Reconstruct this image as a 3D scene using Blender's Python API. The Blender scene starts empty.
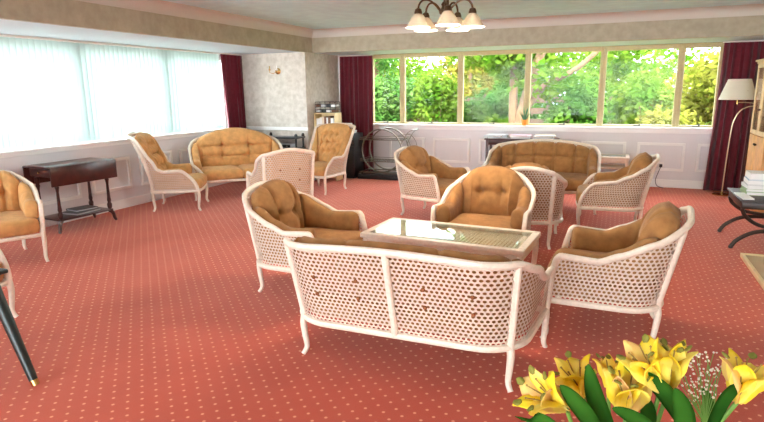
import bpy, bmesh, math, random
from mathutils import Vector, Matrix
random.seed(7)
C = bpy.context.scene.collection
PI = math.pi
sin, cos = math.sin, math.cos

# ------------------------------------------------------------------ materials
def srgb(r, g, b):
    f = lambda c: (c/255/12.92) if c/255 <= .04045 else ((c/255+.055)/1.055)**2.4
    return (f(r), f(g), f(b), 1)

def new_mat(name):
    m = bpy.data.materials.new(name); m.use_nodes = True
    return m, m.node_tree, m.node_tree.nodes['Principled BSDF']

def mat(name, col, rough=.6, metal=0, noise=0, nscale=30, bump=0, bscale=200, spec=.5, sheen=0, col2=None):
    m, nt, b = new_mat(name)
    c = srgb(*col)
    b.inputs['Base Color'].default_value = c
    b.inputs['Roughness'].default_value = rough
    b.inputs['Metallic'].default_value = metal
    b.inputs['Specular IOR Level'].default_value = spec
    if sheen:
        b.inputs['Sheen Weight'].default_value = sheen
    tc = nt.nodes.new('ShaderNodeTexCoord')
    if noise or col2:
        n = nt.nodes.new('ShaderNodeTexNoise'); n.inputs['Scale'].default_value = nscale
        n.inputs['Detail'].default_value = 4
        nt.links.new(tc.outputs['Object'], n.inputs['Vector'])
        r = nt.nodes.new('ShaderNodeValToRGB')
        r.color_ramp.elements[0].position = .35; r.color_ramp.elements[1].position = .65
        if col2:
            r.color_ramp.elements[0].color = srgb(*col2); r.color_ramp.elements[1].color = c
        else:
            r.color_ramp.elements[0].color = tuple(max(0, x*(1-noise)) for x in c[:3])+(1,)
            r.color_ramp.elements[1].color = tuple(min(1, x*(1+noise)) for x in c[:3])+(1,)
        nt.links.new(n.outputs['Fac'], r.inputs['Fac'])
        nt.links.new(r.outputs['Color'], b.inputs['Base Color'])
    if bump:
        n2 = nt.nodes.new('ShaderNodeTexNoise'); n2.inputs['Scale'].default_value = bscale
        n2.inputs['Detail'].default_value = 3
        nt.links.new(tc.outputs['Object'], n2.inputs['Vector'])
        bp = nt.nodes.new('ShaderNodeBump'); bp.inputs['Strength'].default_value = bump
        bp.inputs['Distance'].default_value = .01
        nt.links.new(n2.outputs['Fac'], bp.inputs['Height'])
        nt.links.new(bp.outputs['Normal'], b.inputs['Normal'])
    return m

def carpet_mat():
    m, nt, b = new_mat('red_dotted_carpet')
    N = nt.nodes.new; L = nt.links.new
    tc = N('ShaderNodeTexCoord'); sep = N('ShaderNodeSeparateXYZ'); L(tc.outputs['Object'], sep.inputs[0])
    def M(op, a, bb=None):
        n = N('ShaderNodeMath'); n.operation = op
        for i, v in enumerate((a, bb)):
            if v is None: continue
            if isinstance(v, (int, float)): n.inputs[i].default_value = v
            else: L(v, n.inputs[i])
        return n.outputs[0]
    def lat(off):
        out = []
        for k in ('X', 'Y'):
            u = M('ADD', M('MULTIPLY', sep.outputs[k], 10.0), off)
            f = M('SUBTRACT', M('FRACT', u), .5)
            out.append(M('MULTIPLY', f, f))
        return M('SQRT', M('ADD', out[0], out[1]))
    d = M('MINIMUM', lat(.48), lat(.98))
    dot = N('ShaderNodeMapRange'); dot.inputs['From Min'].default_value = .105; dot.inputs['From Max'].default_value = .06
    L(d, dot.inputs['Value'])
    n = N('ShaderNodeTexNoise'); n.inputs['Scale'].default_value = 2.2; n.inputs['Detail'].default_value = 5
    L(tc.outputs['Object'], n.inputs['Vector'])
    r = N('ShaderNodeValToRGB'); r.color_ramp.elements[0].position = .3; r.color_ramp.elements[1].position = .7
    r.color_ramp.elements[0].color = srgb(184, 72, 52); r.color_ramp.elements[1].color = srgb(196, 82, 60)
    L(n.outputs['Fac'], r.inputs['Fac'])
    mx = N('ShaderNodeMix'); mx.data_type = 'RGBA'
    L(dot.outputs[0], mx.inputs['Factor']); L(r.outputs['Color'], mx.inputs['A']); mx.inputs['B'].default_value = srgb(232, 162, 128)
    L(mx.outputs['Result'], b.inputs['Base Color'])
    b.inputs['Roughness'].default_value = .95; b.inputs['Specular IOR Level'].default_value = .1
    b.inputs['Sheen Weight'].default_value = .45; b.inputs['Sheen Roughness'].default_value = .45; b.inputs['Sheen Tint'].default_value = (1, .62, .52, 1)
    n2 = N('ShaderNodeTexNoise'); n2.inputs['Scale'].default_value = 350; L(tc.outputs['Object'], n2.inputs['Vector'])
    bp = N('ShaderNodeBump'); bp.inputs['Strength'].default_value = .4; bp.inputs['Distance'].default_value = .004
    L(n2.outputs['Fac'], bp.inputs['Height']); L(bp.outputs['Normal'], b.inputs['Normal'])
    return m

def glass_mat(name, tint=(1, 1, 1), refl=.006):
    m = bpy.data.materials.new(name); m.use_nodes = True; nt = m.node_tree
    nt.nodes.remove(nt.nodes['Principled BSDF'])
    t = nt.nodes.new('ShaderNodeBsdfTransparent'); t.inputs[0].default_value = tint+(1,)
    g = nt.nodes.new('ShaderNodeBsdfGlossy'); g.inputs['Roughness'].default_value = .03
    fa = nt.nodes.new('ShaderNodeLayerWeight'); fa.inputs['Blend'].default_value = .5
    pw = nt.nodes.new('ShaderNodeMath'); pw.operation = 'POWER'; nt.links.new(fa.outputs['Facing'], pw.inputs[0]); pw.inputs[1].default_value = 5
    lw = nt.nodes.new('ShaderNodeMath'); lw.operation = 'MULTIPLY_ADD'; nt.links.new(pw.outputs[0], lw.inputs[0]); lw.inputs[1].default_value = .9; lw.inputs[2].default_value = refl
    mx = nt.nodes.new('ShaderNodeMixShader')
    nt.links.new(lw.outputs[0], mx.inputs[0]); nt.links.new(t.outputs[0], mx.inputs[1]); nt.links.new(g.outputs[0], mx.inputs[2])
    nt.links.new(mx.outputs[0], nt.nodes['Material Output'].inputs['Surface'])
    return m

def translucent_mat(name, col, fac=.5, col2=None, nscale=3.0):
    m = bpy.data.materials.new(name); m.use_nodes = True; nt = m.node_tree
    nt.nodes.remove(nt.nodes['Principled BSDF'])
    d = nt.nodes.new('ShaderNodeBsdfDiffuse'); t = nt.nodes.new('ShaderNodeBsdfTranslucent')
    d.inputs[0].default_value = srgb(*col); t.inputs[0].default_value = srgb(*col)
    if col2:
        tc = nt.nodes.new('ShaderNodeTexCoord'); n = nt.nodes.new('ShaderNodeTexNoise'); n.inputs['Scale'].default_value = nscale
        n.inputs['Detail'].default_value = 3
        nt.links.new(tc.outputs['Object'], n.inputs['Vector'])
        r = nt.nodes.new('ShaderNodeValToRGB'); r.color_ramp.elements[0].position = .38; r.color_ramp.elements[1].position = .62
        r.color_ramp.elements[0].color = srgb(*col); r.color_ramp.elements[1].color = srgb(*col2)
        nt.links.new(n.outputs['Fac'], r.inputs['Fac'])
        nt.links.new(r.outputs['Color'], d.inputs[0]); nt.links.new(r.outputs['Color'], t.inputs[0])
    mx = nt.nodes.new('ShaderNodeMixShader'); mx.inputs[0].default_value = fac
    nt.links.new(d.outputs[0], mx.inputs[1]); nt.links.new(t.outputs[0], mx.inputs[2])
    nt.links.new(mx.outputs[0], nt.nodes['Material Output'].inputs['Surface'])
    return m

M = dict(
    carpet=carpet_mat(),
    cane_paint=mat('cream_painted_frame', (228, 211, 193), .4, noise=.06, nscale=40),
    cane=mat('woven_cane', (212, 189, 169), .6, noise=.08, nscale=60),
    velvet=mat('ochre_velvet', (158, 112, 66), .9, noise=.14, nscale=14, bump=.25, bscale=260, spec=.15, sheen=.1),
    velvet_gold=mat('golden_velvet', (202, 150, 94), .9, noise=.12, nscale=14, bump=.25, bscale=260, spec=.15, sheen=.1),
    velvet_dark=mat('brown_velvet_knot', (150, 95, 60), .9),
    wall=mat('painted_wall', (228, 224, 226), .6, noise=.02, nscale=3),
    wallpaper=mat('silver_wallpaper', (214, 206, 196), .55, col2=(194, 184, 172), nscale=14),
    fascia=mat('peach_wallpaper', (180, 172, 150), .6, col2=(166, 156, 134), nscale=9),
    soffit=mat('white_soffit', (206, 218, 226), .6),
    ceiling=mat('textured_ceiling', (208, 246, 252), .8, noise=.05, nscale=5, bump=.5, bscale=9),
    cornice=mat('pink_cornice', (206, 200, 190), .6),
    trim=mat('white_trim', (246, 243, 241), .45),
    window_shaded=mat('shaded_window_frame', (196, 178, 132), .5, noise=.05),  # shade on the back window frames put into their tan-olive colour
    window_white=mat('white_window_frame', (232, 232, 226), .5),
    glass=glass_mat('window_glass'),
    table_glass=glass_mat('table_glass', (.90, .97, .95), .05),
    vane=translucent_mat('blind_fabric', (176, 194, 193), .30),
    curtain=mat('burgundy_velvet', (106, 32, 46), .85, noise=.1, nscale=20, sheen=.3, spec=.2),
    mahogany=mat('dark_mahogany', (66, 28, 24), .28, noise=.25, nscale=12),
    black=mat('black_lacquer', (22, 20, 22), .35),
    black_leg=mat('black_green_wood', (26, 34, 32), .3),
    dark_wood=mat('dark_walnut', (52, 34, 25), .42, noise=.2, nscale=15),
    pine=mat('pine_wood', (214, 160, 100), .45, noise=.12, nscale=9),
    pale_pine=mat('pale_pine', (226, 200, 150), .5, noise=.08, nscale=9),
    brass=mat('polished_brass', (214, 176, 110), .25, 1),
    pale_brass=mat('pale_brass', (224, 206, 172), .3, .9),
    bronze=mat('antique_bronze', (92, 74, 56), .35, .8),
    chrome=mat('tarnished_steel', (140, 132, 122), .3, .9),
    lampshade=translucent_mat('cream_shade', (250, 244, 230), .45),
    glass_shade=translucent_mat('frosted_glass', (200, 190, 172), .12),
    paper=mat('white_paper', (238, 238, 238), .6),
    paper_blue=mat('blue_paper', (150, 178, 200), .6),
    paper_pink=mat('pink_paper', (222, 160, 176), .6),
    paper_green=mat('green_paper', (150, 172, 128), .6),
    paper_grey=mat('grey_paper', (186, 188, 192), .6),
    book_brown=mat('brown_cloth', (120, 86, 64), .7),
    book_cream=mat('cream_cloth', (228, 214, 190), .7),
    marble=mat('beige_marble', (206, 180, 148), .2, noise=.08, nscale=4),
    plastic=mat('white_plastic', (236, 232, 226), .4),
    terracotta=mat('orange_ceramic', (232, 150, 50), .4),
    aloe=mat('aloe_green', (48, 110, 70), .5),
    soil=mat('soil', (60, 44, 34), .9),
    lawn=mat('lawn_grass', (104, 132, 48), .9, noise=.3, nscale=6),
    paving=mat('pale_paving', (214, 206, 196), .9, noise=.1, nscale=4),
    bark=mat('tan_bark', (104, 80, 58), .9, noise=.2, nscale=9, bump=.5, bscale=20),
    fence=mat('fence_wood', (88, 68, 52), .8, noise=.2, nscale=6),
    petal=translucent_mat('yellow_petal', (246, 222, 60), .35, (248, 232, 130), 24),
    petal_peach=translucent_mat('peach_petal', (238, 200, 130), .35, (246, 228, 120), 24),
    petal_mark=mat('olive_petal_tip', (112, 110, 30), .7),
    stamen=mat('stamen', (150, 120, 50), .7),
    stem=mat('flower_stem', (96, 140, 52), .6),
    flower_leaf=translucent_mat('flower_leaf', (34, 74, 22), .25, (56, 104, 34), 10),
    gyp=mat('white_tiny_petals', (236, 226, 210), .8),
    vase=mat('white_vase', (220, 220, 224), .2),
)

# ------------------------------------------------------------------ mesh helpers
def obj(name, bm, material, parent=None, smooth=True, angle=38):
    me = bpy.data.meshes.new(name)
    bm.normal_update()
    bm.to_mesh(me); bm.free()
    for mm in (material if isinstance(material, (list, tuple)) else [material]):
        me.materials.append(mm)
    if smooth:
        for p in me.polygons: p.use_smooth = True
        try: me.set_sharp_from_angle(angle=math.radians(angle))
        except Exception: pass
    o = bpy.data.objects.new(name, me); C.objects.link(o)
    if parent: o.parent = parent
    return o

def tag(o, label=None, cat=None, group=None, kind=None):
    if label: o['label'] = label
    if cat: o['category'] = cat
    if group: o['group'] = group
    if kind: o['kind'] = kind
    return o

def thing(name, label, cat, loc=(0, 0, 0), rz=0, group=None):
    o = bpy.data.objects.new(name, None); C.objects.link(o)
    o.location = loc; o.rotation_euler = (0, 0, rz); o.empty_display_size = .1
    return tag(o, label, cat, group)

def struct(name, bm, m, parent=None, smooth=False):
    o = obj(name, bm, m, parent, smooth)
    if not parent: o['kind'] = 'structure'
    return o

def dup(root, loc, rz, label, group=None):
    r = root.copy(); C.objects.link(r); r.location = loc; r.rotation_euler = (0, 0, rz); r['label'] = label
    if group: r['group'] = group
    for ch in list(root.children):
        c = ch.copy(); C.objects.link(c); c.parent = r
        for g in ch.children:
            d = g.copy(); C.objects.link(d); d.parent = c
    return r

def B(): return bmesh.new()

def add_box(bm, x0, x1, y0, y1, z0, z1, bev=0, mtx=None, seg=2):
    r = bmesh.ops.create_cube(bm, size=1)
    vs = r['verts']
    for v in vs:
        v.co = Vector(((x0+x1)/2+v.co.x*(x1-x0), (y0+y1)/2+v.co.y*(y1-y0), (z0+z1)/2+v.co.z*(z1-z0)))
    if mtx is not None: bmesh.ops.transform(bm, matrix=mtx, verts=vs)
    if bev:
        es = list({e for v in vs for e in v.link_edges})
        bmesh.ops.bevel(bm, geom=es, offset=bev, segments=seg, affect='EDGES', profile=.5)
    return bm

def box(*a, **k): return add_box(B(), *a, **k)

def sweep(bm, pts, rad, n=10, closed=False, ry=None, up=None, cap=True):
    """tube along pts; rad number or list; ry = second radius (flattened section)"""
    pts = [Vector(p) for p in pts]; N = len(pts)
    if not isinstance(rad, (list, tuple)): rad = [rad]*N
    if ry is None: ry = rad
    elif not isinstance(ry, (list, tuple)): ry = [ry]*N
    rings = []; prev = None
    for i, p in enumerate(pts):
        if closed: t = pts[(i+1) % N]-pts[i-1]
        else: t = pts[min(i+1, N-1)]-pts[max(i-1, 0)]
        if t.length < 1e-9: t = Vector((0, 0, 1))
        t.normalize()
        if up is not None:
            a = Vector(up); a = a-t*a.dot(t)
            if a.length < 1e-4: a = t.orthogonal()
        elif prev is None: a = t.orthogonal()
        else:
            a = prev-t*prev.dot(t)
            if a.length < 1e-6: a = t.orthogonal()
        a.normalize(); prev = a; b = t.cross(a)
        rings.append([bm.verts.new(p+a*(rad[i]*cos(2*PI*k/n))+b*(ry[i]*sin(2*PI*k/n))) for k in range(n)])
    m = N if closed else N-1
    for i in range(m):
        A, Bq = rings[i], rings[(i+1) % N]
        for k in range(n):
            bm.faces.new((A[k], A[(k+1) % n], Bq[(k+1) % n], Bq[k]))
    if cap and not closed:
        bm.faces.new(rings[0][::-1]); bm.faces.new(rings[-1])
    return bm

def tube(pts, rad, **k): return sweep(B(), pts, rad, **k)

def smooth_pts(ctrl, k=6):
    """Catmull-Rom"""
    P = [Vector(c) for c in ctrl]; out = []
    for i in range(len(P)-1):
        p0 = P[max(i-1, 0)]; p1 = P[i]; p2 = P[i+1]; p3 = P[min(i+2, len(P)-1)]
        for j in range(k):
            t = j/k
            out.append(.5*((2*p1)+(-p0+p2)*t+(2*p0-5*p1+4*p2-p3)*t*t+(-p0+3*p1-3*p2+p3)*t**3))
    out.append(P[-1]); return out

def lathe(bm, prof, loc=(0, 0, 0), n=20, cap=True, mtx=None):
    """prof list of (r,z)"""
    rings = []
    for r, z in prof:
        rings.append([bm.verts.new(Vector((loc[0]+r*cos(2*PI*k/n), loc[1]+r*sin(2*PI*k/n), loc[2]+z))) for k in range(n)])
    for A, Bq in zip(rings, rings[1:]):
        for k in range(n): bm.faces.new((A[k], A[(k+1) % n], Bq[(k+1) % n], Bq[k]))
    if cap:
        bm.faces.new(rings[0][::-1]); bm.faces.new(rings[-1])
    if mtx is not None: bmesh.ops.transform(bm, matrix=mtx, verts=[v for R in rings for v in R])
    return bm

def grid_faces(bm, rows, wrap=False):
    for A, Bq in zip(rows, rows[1:]):
        n = len(A)
        for k in range(n if wrap else n-1):
            bm.faces.new((A[k], A[(k+1) % n], Bq[(k+1) % n], Bq[k]))

def lerp_tab(tab, x):
    if x <= tab[0][0]: return tab[0][1]
    for (a, va), (b, vb) in zip(tab, tab[1:]):
        if x <= b:
            t = (x-a)/(b-a); t = t*t*(3-2*t)*.5+t*.5
            return va+(vb-va)*t
    return tab[-1][1]

# ------------------------------------------------------------------ cane seating
class Seat:
    def __init__(s, half=.37, half_rear=None, D=.66, R=.26, rail=.285, side=None, crest=.84, corner=.80,
                 lean=.13, sflare=.03, setback=.05, power=1.0, post=.5):
        s.power = power; s.half, s.D, s.R, s.rail, s.lean, s.sflare = half, D, R, rail, lean, sflare
        s.hr = half_rear if half_rear else half
        s.corner, s.crest = corner, crest
        s.side = side
        yf, yr = -D/2, D/2
        pts = [Vector((half+(s.hr-half)*t, yf+(D-R)*t)) for t in [i/14 for i in range(15)]]
        cx, cy = s.hr-R, yr-R
        pts += [Vector((cx+R*cos(a), cy+R*sin(a))) for a in [PI/2*i/14 for i in range(1, 15)]]
        nb = 12
        left = [Vector((-p.x, p.y)) for p in pts[::-1]]
        if cx > .01:
            pts += [Vector((cx*(1-2*i/nb), yr)) for i in range(1, nb)]
        else: left = left[1:]
        s.pts = pts+left
        s.cum = [0]
        for a, b in zip(s.pts, s.pts[1:]): s.cum.append(s.cum[-1]+(b-a).length)
        s.len = s.cum[-1]
        s.sc = ((D-R)+R*PI/2*post)/s.len
        s.zmax = crest
        s.sb = min(s.sc, ((D-R)+R*PI/2*.42)/s.len)
        s.s0 = setback/s.len
    def P(s, u):
        d = min(max(u, 0), 1)*s.len
        lo, hi = 0, len(s.cum)-1
        while hi-lo > 1:
            m = (lo+hi)//2
            if s.cum[m] <= d: lo = m
            else: hi = m
        t = (d-s.cum[lo])/(s.cum[hi]-s.cum[lo])
        return s.pts[lo].lerp(s.pts[hi], t)
    def Nn(s, u):
        a, b = s.P(max(u-.012, 0)), s.P(min(u+.012, 1))
        t = (b-a).normalized()
        return Vector((t.y, -t.x))
    def top(s, u):
        if u > .5: u = 1-u
        if u <= s.sc: return lerp_tab(s.side, u/s.sc)
        t = (u-s.sc)/(.5-s.sc)
        return s.corner+(s.crest-s.corner)*sin(t*PI/2)
    def pt(s, u, z, inset=0):
        p = s.P(u); n = s.Nn(u)
        t = max(0, (z-s.rail)/(s.zmax-s.rail))**s.power
        q = p-n*inset+Vector((n.x*s.sflare, max(n.y, 0)*s.lean))*t
        return Vector((q.x, q.y, z))

def cane_panel(S, ua, ub, pitch=.028, front=None):
    """panel of real woven holes between path stations; front = +1/-1 when the start/end is the sloping arm post"""
    bm = B()
    w = (ub-ua)*S.len; nu = max(3, round(w/pitch)); ph = pitch*.87
    z0 = S.rail; nz = int((S.zmax-z0)/ph)+1
    def uv(a, z):
        v = min(1, max(0, (z-z0)/(.26)))
        A, E = ua, ub
        if front == 1: A = ua+S.s0*v*v
        if front == -1: E = ub-S.s0*v*v
        return A+(E-A)*a
    def point(a, z):
        u = uv(min(max(a, 0), 1), z)
        zz = min(z, S.top(u)-.004)
        return S.pt(u, max(zz, z0))
    for j in range(nz):
        za, zb = z0+j*ph, z0+(j+1)*ph
        off = .5 if j % 2 else 0
        for i in range(nu+(1 if off else 0)):
            a0, a1 = (i-off)/nu, (i+1-off)/nu
            half = a0 < -1e-6 or a1 > 1+1e-6
            a0, a1 = max(a0, 0), min(a1, 1)
            tops = [S.top(uv(a, zz)) for a in (a0, a1) for zz in (za, zb)]
            if max(tops)-.004 <= za: continue
            if half or min(tops) < zb:
                vs = [bm.verts.new(point(a, z)) for a, z in ((a0, za), (a1, za), (a1, zb), (a0, zb))]
                bm.faces.new(vs); continue
            am, zm = (a0+a1)/2, (za+zb)/2
            sq = []; hole = []
            for k in range(8):
                th = PI/4*k+PI/8
                sx = [1, .42, -.42, -1, -1, -.42, .42, 1][k]; sy = [.42, 1, 1, .42, -.42, -1, -1, -.42][k]
                sq.append(bm.verts.new(point(am+(a1-a0)/2*sx, zm+(zb-za)/2*sy)))
                hole.append(bm.verts.new(point(am+(a1-a0)/2*.70*cos(th), zm+(zb-za)/2*.72*sin(th))))
            for k in range(8):
                bm.faces.new((sq[k], sq[(k+1) % 8], hole[(k+1) % 8], hole[k]))
            for k, (cx, cy) in ((0, (1, 1)), (2, (-1, 1)), (4, (-1, -1)), (6, (1, -1))):
                c = bm.verts.new(point(am+(a1-a0)/2*cx, zm+(zb-za)/2*cy))
                bm.faces.new((sq[k], c, sq[k+1]))
    return bm

def pad(S, ua, ub, z0, ztop, T, inset=.04, seams=(), buttons=(), nu=48, M_=34, endr=.05, bulge=1.0, seamdepth=.35, rows=()):
    bm = B(); rings = []; L = (ub-ua)*S.len
    for i in range(nu+1):
        e = i/nu
        e2 = .5-.5*cos(PI*e) if i in (0, nu) else e
        u = ua+(ub-ua)*e2
        d = min(e2, 1-e2)*L
        k = 1 if d > endr else math.sqrt(max(0, 1-(1-d/endr)**2))
        k = max(k, .04)
        z1 = ztop(u); sm = 0
        for q in seams:
            sm = max(sm, math.exp(-(((e2-q)*L)/.016)**2))
        th = T*(.25+.75*k)*(1-seamdepth*sm)
        zt = z1-.03*sm*(seamdepth/.35)-.05*(1-k); zb = z0+.01*(1-k)
        ring = []
        prof = [(1, -1+2*q/26) for q in range(27)]+[(-1, 1-2*q/10) for q in range(1, 10)]
        for sd_, pz in prof:
            px = sd_*max(0, 1-abs(pz)**5)**.5
            if abs(pz) > .99: px = 0
            z = (zb+zt)/2+pz*(zt-zb)/2
            loc = T*.12*sin(PI*(z-zb)/(zt-zb))*bulge if px > 0 else 0
            ins = inset+th/2+px*(th/2+loc*k)
            if px > .2:
                for rz_ in rows: ins -= .034*math.exp(-((z-rz_)/.018)**2)*px*k
                for (bu, bz) in buttons:
                    dd = (((e2-bu)*L)**2+(z-bz)**2)
                    ins += -.045*math.exp(-dd/.0014)*px
                    ins -= .020*math.exp(-((z-bz)/.022)**2)*math.exp(-(((e2-bu)*L)/.12)**2)*px + .020*math.exp(-(((e2-bu)*L)/.018)**2)*math.exp(-((z-bz)/.12)**2)*px
            ring.append(bm.verts.new(S.pt(u, z, ins)))
        rings.append(ring)
    grid_faces(bm, rings, True)
    bm.faces.new(rings[0][::-1]); bm.faces.new(rings[-1])
    bmesh.ops.recalc_face_normals(bm, faces=bm.faces)
    return bm

def seat_cushion(S, z0, z1, xa=None, xb=None, front_bulge=.05, inset=.022):
    """cushion filling the plan between xa and xb"""
    out = []
    nu = 60
    for i in range(nu+1):
        p = S.P(i/nu)-S.Nn(i/nu)*inset
        out.append(Vector((p.x, p.y)))
    yf = -S.D/2-front_bulge
    out = [Vector((out[0].x-.02, yf+.03))]+out+[Vector((out[-1].x+.02, yf+.03))]
    nf = 12
    xs = out[-1].x, out[0].x
    out += [Vector((xs[0]+(xs[1]-xs[0])*k/nf, yf+.03-.03*sin(PI*min(1, max(0, k/nf)))**.3)) for k in range(1, nf)]
    if xa is not None:
        out2 = []
        for p in out: out2.append(Vector((min(max(p.x, xa), xb), p.y)))
        out = []
        for p in out2:
            if not out or (p-out[-1]).length > 1e-5: out.append(p)
    c = sum(out, Vector((0, 0)))/len(out)
    c = Vector(((min(p.x for p in out)+max(p.x for p in out))/2, (min(p.y for p in out)+max(p.y for p in out))/2))
    bm = B(); rows = []
    h = z1-z0
    for ins, z in ((.05, z0), (.012, z0+.012), (0, z0+h*.35), (0, z0+h*.62), (.008, z0+h*.82), (.028, z0+h*.94), (.07, z1+.002), (.15, z1+.012), (.23, z1+.016)):
        row = []
        for p in out:
            d = (p-c); l = d.length
            q = c+d*max(.05, (l-ins)/l)
            row.append(bm.verts.new((q.x, q.y, z)))
        rows.append(row)
    grid_faces(bm, rows, True)
    bm.faces.new(rows[0][::-1]); bm.faces.new(rows[-1])
    bmesh.ops.recalc_face_normals(bm, faces=bm.faces)
    return bm

def build_seat(name, label, cat, S, loc, rz, sofa=False, velvet='velvet', style='tub', group=None, knots=True, back_buttons=(), seams=(.3, .7), sd=.16, rows=(),
               back_T=.13, over=.03, arm_over=.03, seat_top=.44):
    t = thing(name, label, cat, loc, rz, group)
    P = M['cane_paint']; V = M[velvet]
    sc, s0 = S.sc, S.s0
    # woven panels
    cuts = [(0, sc, 1), (sc, .5, None), (.5, 1-sc, None), (1-sc, 1, -1)] if sofa else [(0, sc, 1), (sc, 1-sc, None), (1-sc, 1, -1)]
    for ua, ub, fr in cuts:
        pn = obj('cane_panel', cane_panel(S, ua, ub, front=fr), M['cane'], t, smooth=False)
        if knots and fr is None:
            for fu, fz in ((.3, .40), (.7, .40), (.3, .62), (.7, .62)):
                u = ua+(ub-ua)*fu; z = S.rail+(S.top(u)-S.rail)*fz
                q = S.pt(u, z, -.003); n = S.Nn(u)
                b = B(); bmesh.ops.create_uvsphere(b, u_segments=8, v_segments=6, radius=.012, matrix=Matrix.Translation(q))
                obj('tuft_knot', b, M['velvet_dark'], pn)
    # top rail with both front arm posts
    top = []
    nn = 90
    z_arm = S.top(s0)
    pr = [S.pt(s0*min(1, ((z-S.rail)/.26))**2, z) for z in [S.rail+(z_arm-.02-S.rail)*k/7 for k in range(8)]]
    mid = [S.pt(s0+(1-2*s0)*k/nn, S.top(s0+(1-2*s0)*k/nn)) for k in range(1, nn)]
    f = mid[0].copy(); f2 = mid[-1].copy()
    pl = [Vector((-p.x, p.y, p.z)) for p in pr[::-1]]
    path = smooth_pts(pr+[pr[-1]+Vector((.003, -.006, .014))][:0]+mid+pl, 2)
    obj('top_rail', tube(path, .020, n=10, ry=.024), P, t)
    # seat rail
    rl = [S.pt(k/60, S.rail-.012) for k in range(61)]
    obj('seat_rail', tube(rl, .021, n=8, ry=.022, up=(0, 0, 1)), P, t)
    fr0, fr1 = S.pt(0, S.rail-.012), S.pt(1, S.rail-.012)
    fpts = [fr0.lerp(fr1, k/10)+Vector((0, -.03*sin(PI*k/10), 0)) for k in range(11)]
    obj('front_rail', tube(fpts, .02, n=8, ry=.018, up=(0, 0, 1)), P, t)
    # posts
    for u in ([sc, .5, 1-sc] if sofa else [sc, 1-sc]):
        pp = [S.pt(u, S.rail-.01+(S.top(u)-S.rail+.005)*k/10) for k in range(11)]
        obj('post', tube(pp, .020, n=10, ry=.024), P, t)
    # legs
    for u in (0, 1, sc, 1-sc):
        p = S.pt(u, S.rail); n = S.Nn(u)
        o = Vector((n.x, n.y, 0))
        if u in (0, 1): o = Vector((.35 if u == 0 else -.35, -.9, 0))
        else: o = Vector((n.x, n.y, 0))
        p = Vector((p.x, p.y, 0))-Vector((n.x, n.y, 0))*.004
        h = S.rail
        ctrl = [p+Vector((0, 0, h+.01)), p+o*.012+Vector((0, 0, h*.78)), p+o*.004+Vector((0, 0, h*.45)), p-o*.004+Vector((0, 0, h*.18)), p+o*.022+Vector((0, 0, .003))]
        pts = smooth_pts(ctrl, 4)
        r = [.024-.010*(k/(len(pts)-1))+.003*(k == len(pts)-1) for k in range(len(pts))]
        obj('leg', tube(pts, r, n=10), P, t)
    # cushions
    if sofa:
        a = S.half-.04
        obj('seat_cushion', seat_cushion(S, S.rail+.005, seat_top, -a, -.003), V, t, angle=60)
        obj('seat_cushion', seat_cushion(S, S.rail+.005, seat_top, .003, a), V, t, angle=60)
    else:
        obj('seat_cushion', seat_cushion(S, S.rail+.005, seat_top), V, t, angle=60)
    g = .012/S.len
    obj('back_cushion', pad(S, S.sb+g, 1-S.sb-g, seat_top-.03, lambda u: S.top(u)+over, back_T, seams=seams, seamdepth=sd, rows=rows, buttons=back_buttons, nu=96 if sofa else 64, endr=.09), V, t, angle=85)
    for a, b in ((s0+.01/S.len, S.sb+.02/S.len), (1-S.sb-.02/S.len, 1-s0-.01/S.len)):
        obj('arm_cushion', pad(S, a, b, seat_top-.03, lambda u: S.top(u)+arm_over, .105, inset=.02, seams=(), nu=40, endr=.05, bulge=.6), V, t, angle=85)
    return t

def face(fx, fy): return math.atan2(fx, -fy)

tub_side = [(0, .545), (.08, .575), (.42, .56), (.60, .61), (.8, .69), (1, .775)]
slope_side = [(0, .50), (.10, .535), (.30, .56), (.52, .575), (.7, .64), (.85, .72), (1, .80)]
wing_side = [(0, .45), (.14, .54), (.35, .56), (.70, .55), (.82, .585), (.91, .74), (1, 1.0)]

S_tub = Seat(half=.385, R=.22, side=tub_side, crest=.84, corner=.785, post=.74)
S_slope = Seat(half=.36, R=.22, post=.74, side=slope_side, crest=.84, corner=.80, setback=.13)
S_wing = Seat(half=.33, half_rear=.31, D=.64, R=.13, side=wing_side, crest=1.045, corner=1.01, lean=.24, sflare=.17, setback=.17, power=1.5)
S_square = Seat(half=.36, half_rear=.33, D=.64, R=.13, side=[(0, .55), (.1, .58), (.45, .57), (.65, .64), (.85, .78), (1, .85)], crest=.91, corner=.85, lean=.10, setback=.06)
S_sofa = Seat(half=.74, half_rear=.70, D=.68, R=.26, rail=.268, sflare=.06, side=[(0, .50), (.10, .545), (.40, .55), (.60, .60), (.8, .68), (1, .745)], crest=.775, corner=.745, lean=.15)
S_sofab = Seat(half=.74, half_rear=.72, D=.70, R=.26, side=[(0, .50), (.10, .545), (.40, .56), (.62, .63), (.8, .72), (1, .79)], crest=.86, corner=.79, lean=.14)
S_sofac = Seat(half=.72, half_rear=.70, D=.62, R=.20, side=[(0, .50), (.12, .55), (.40, .57), (.65, .65), (.85, .75), (1, .82)], crest=1.0, corner=.82, lean=.14)

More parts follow.
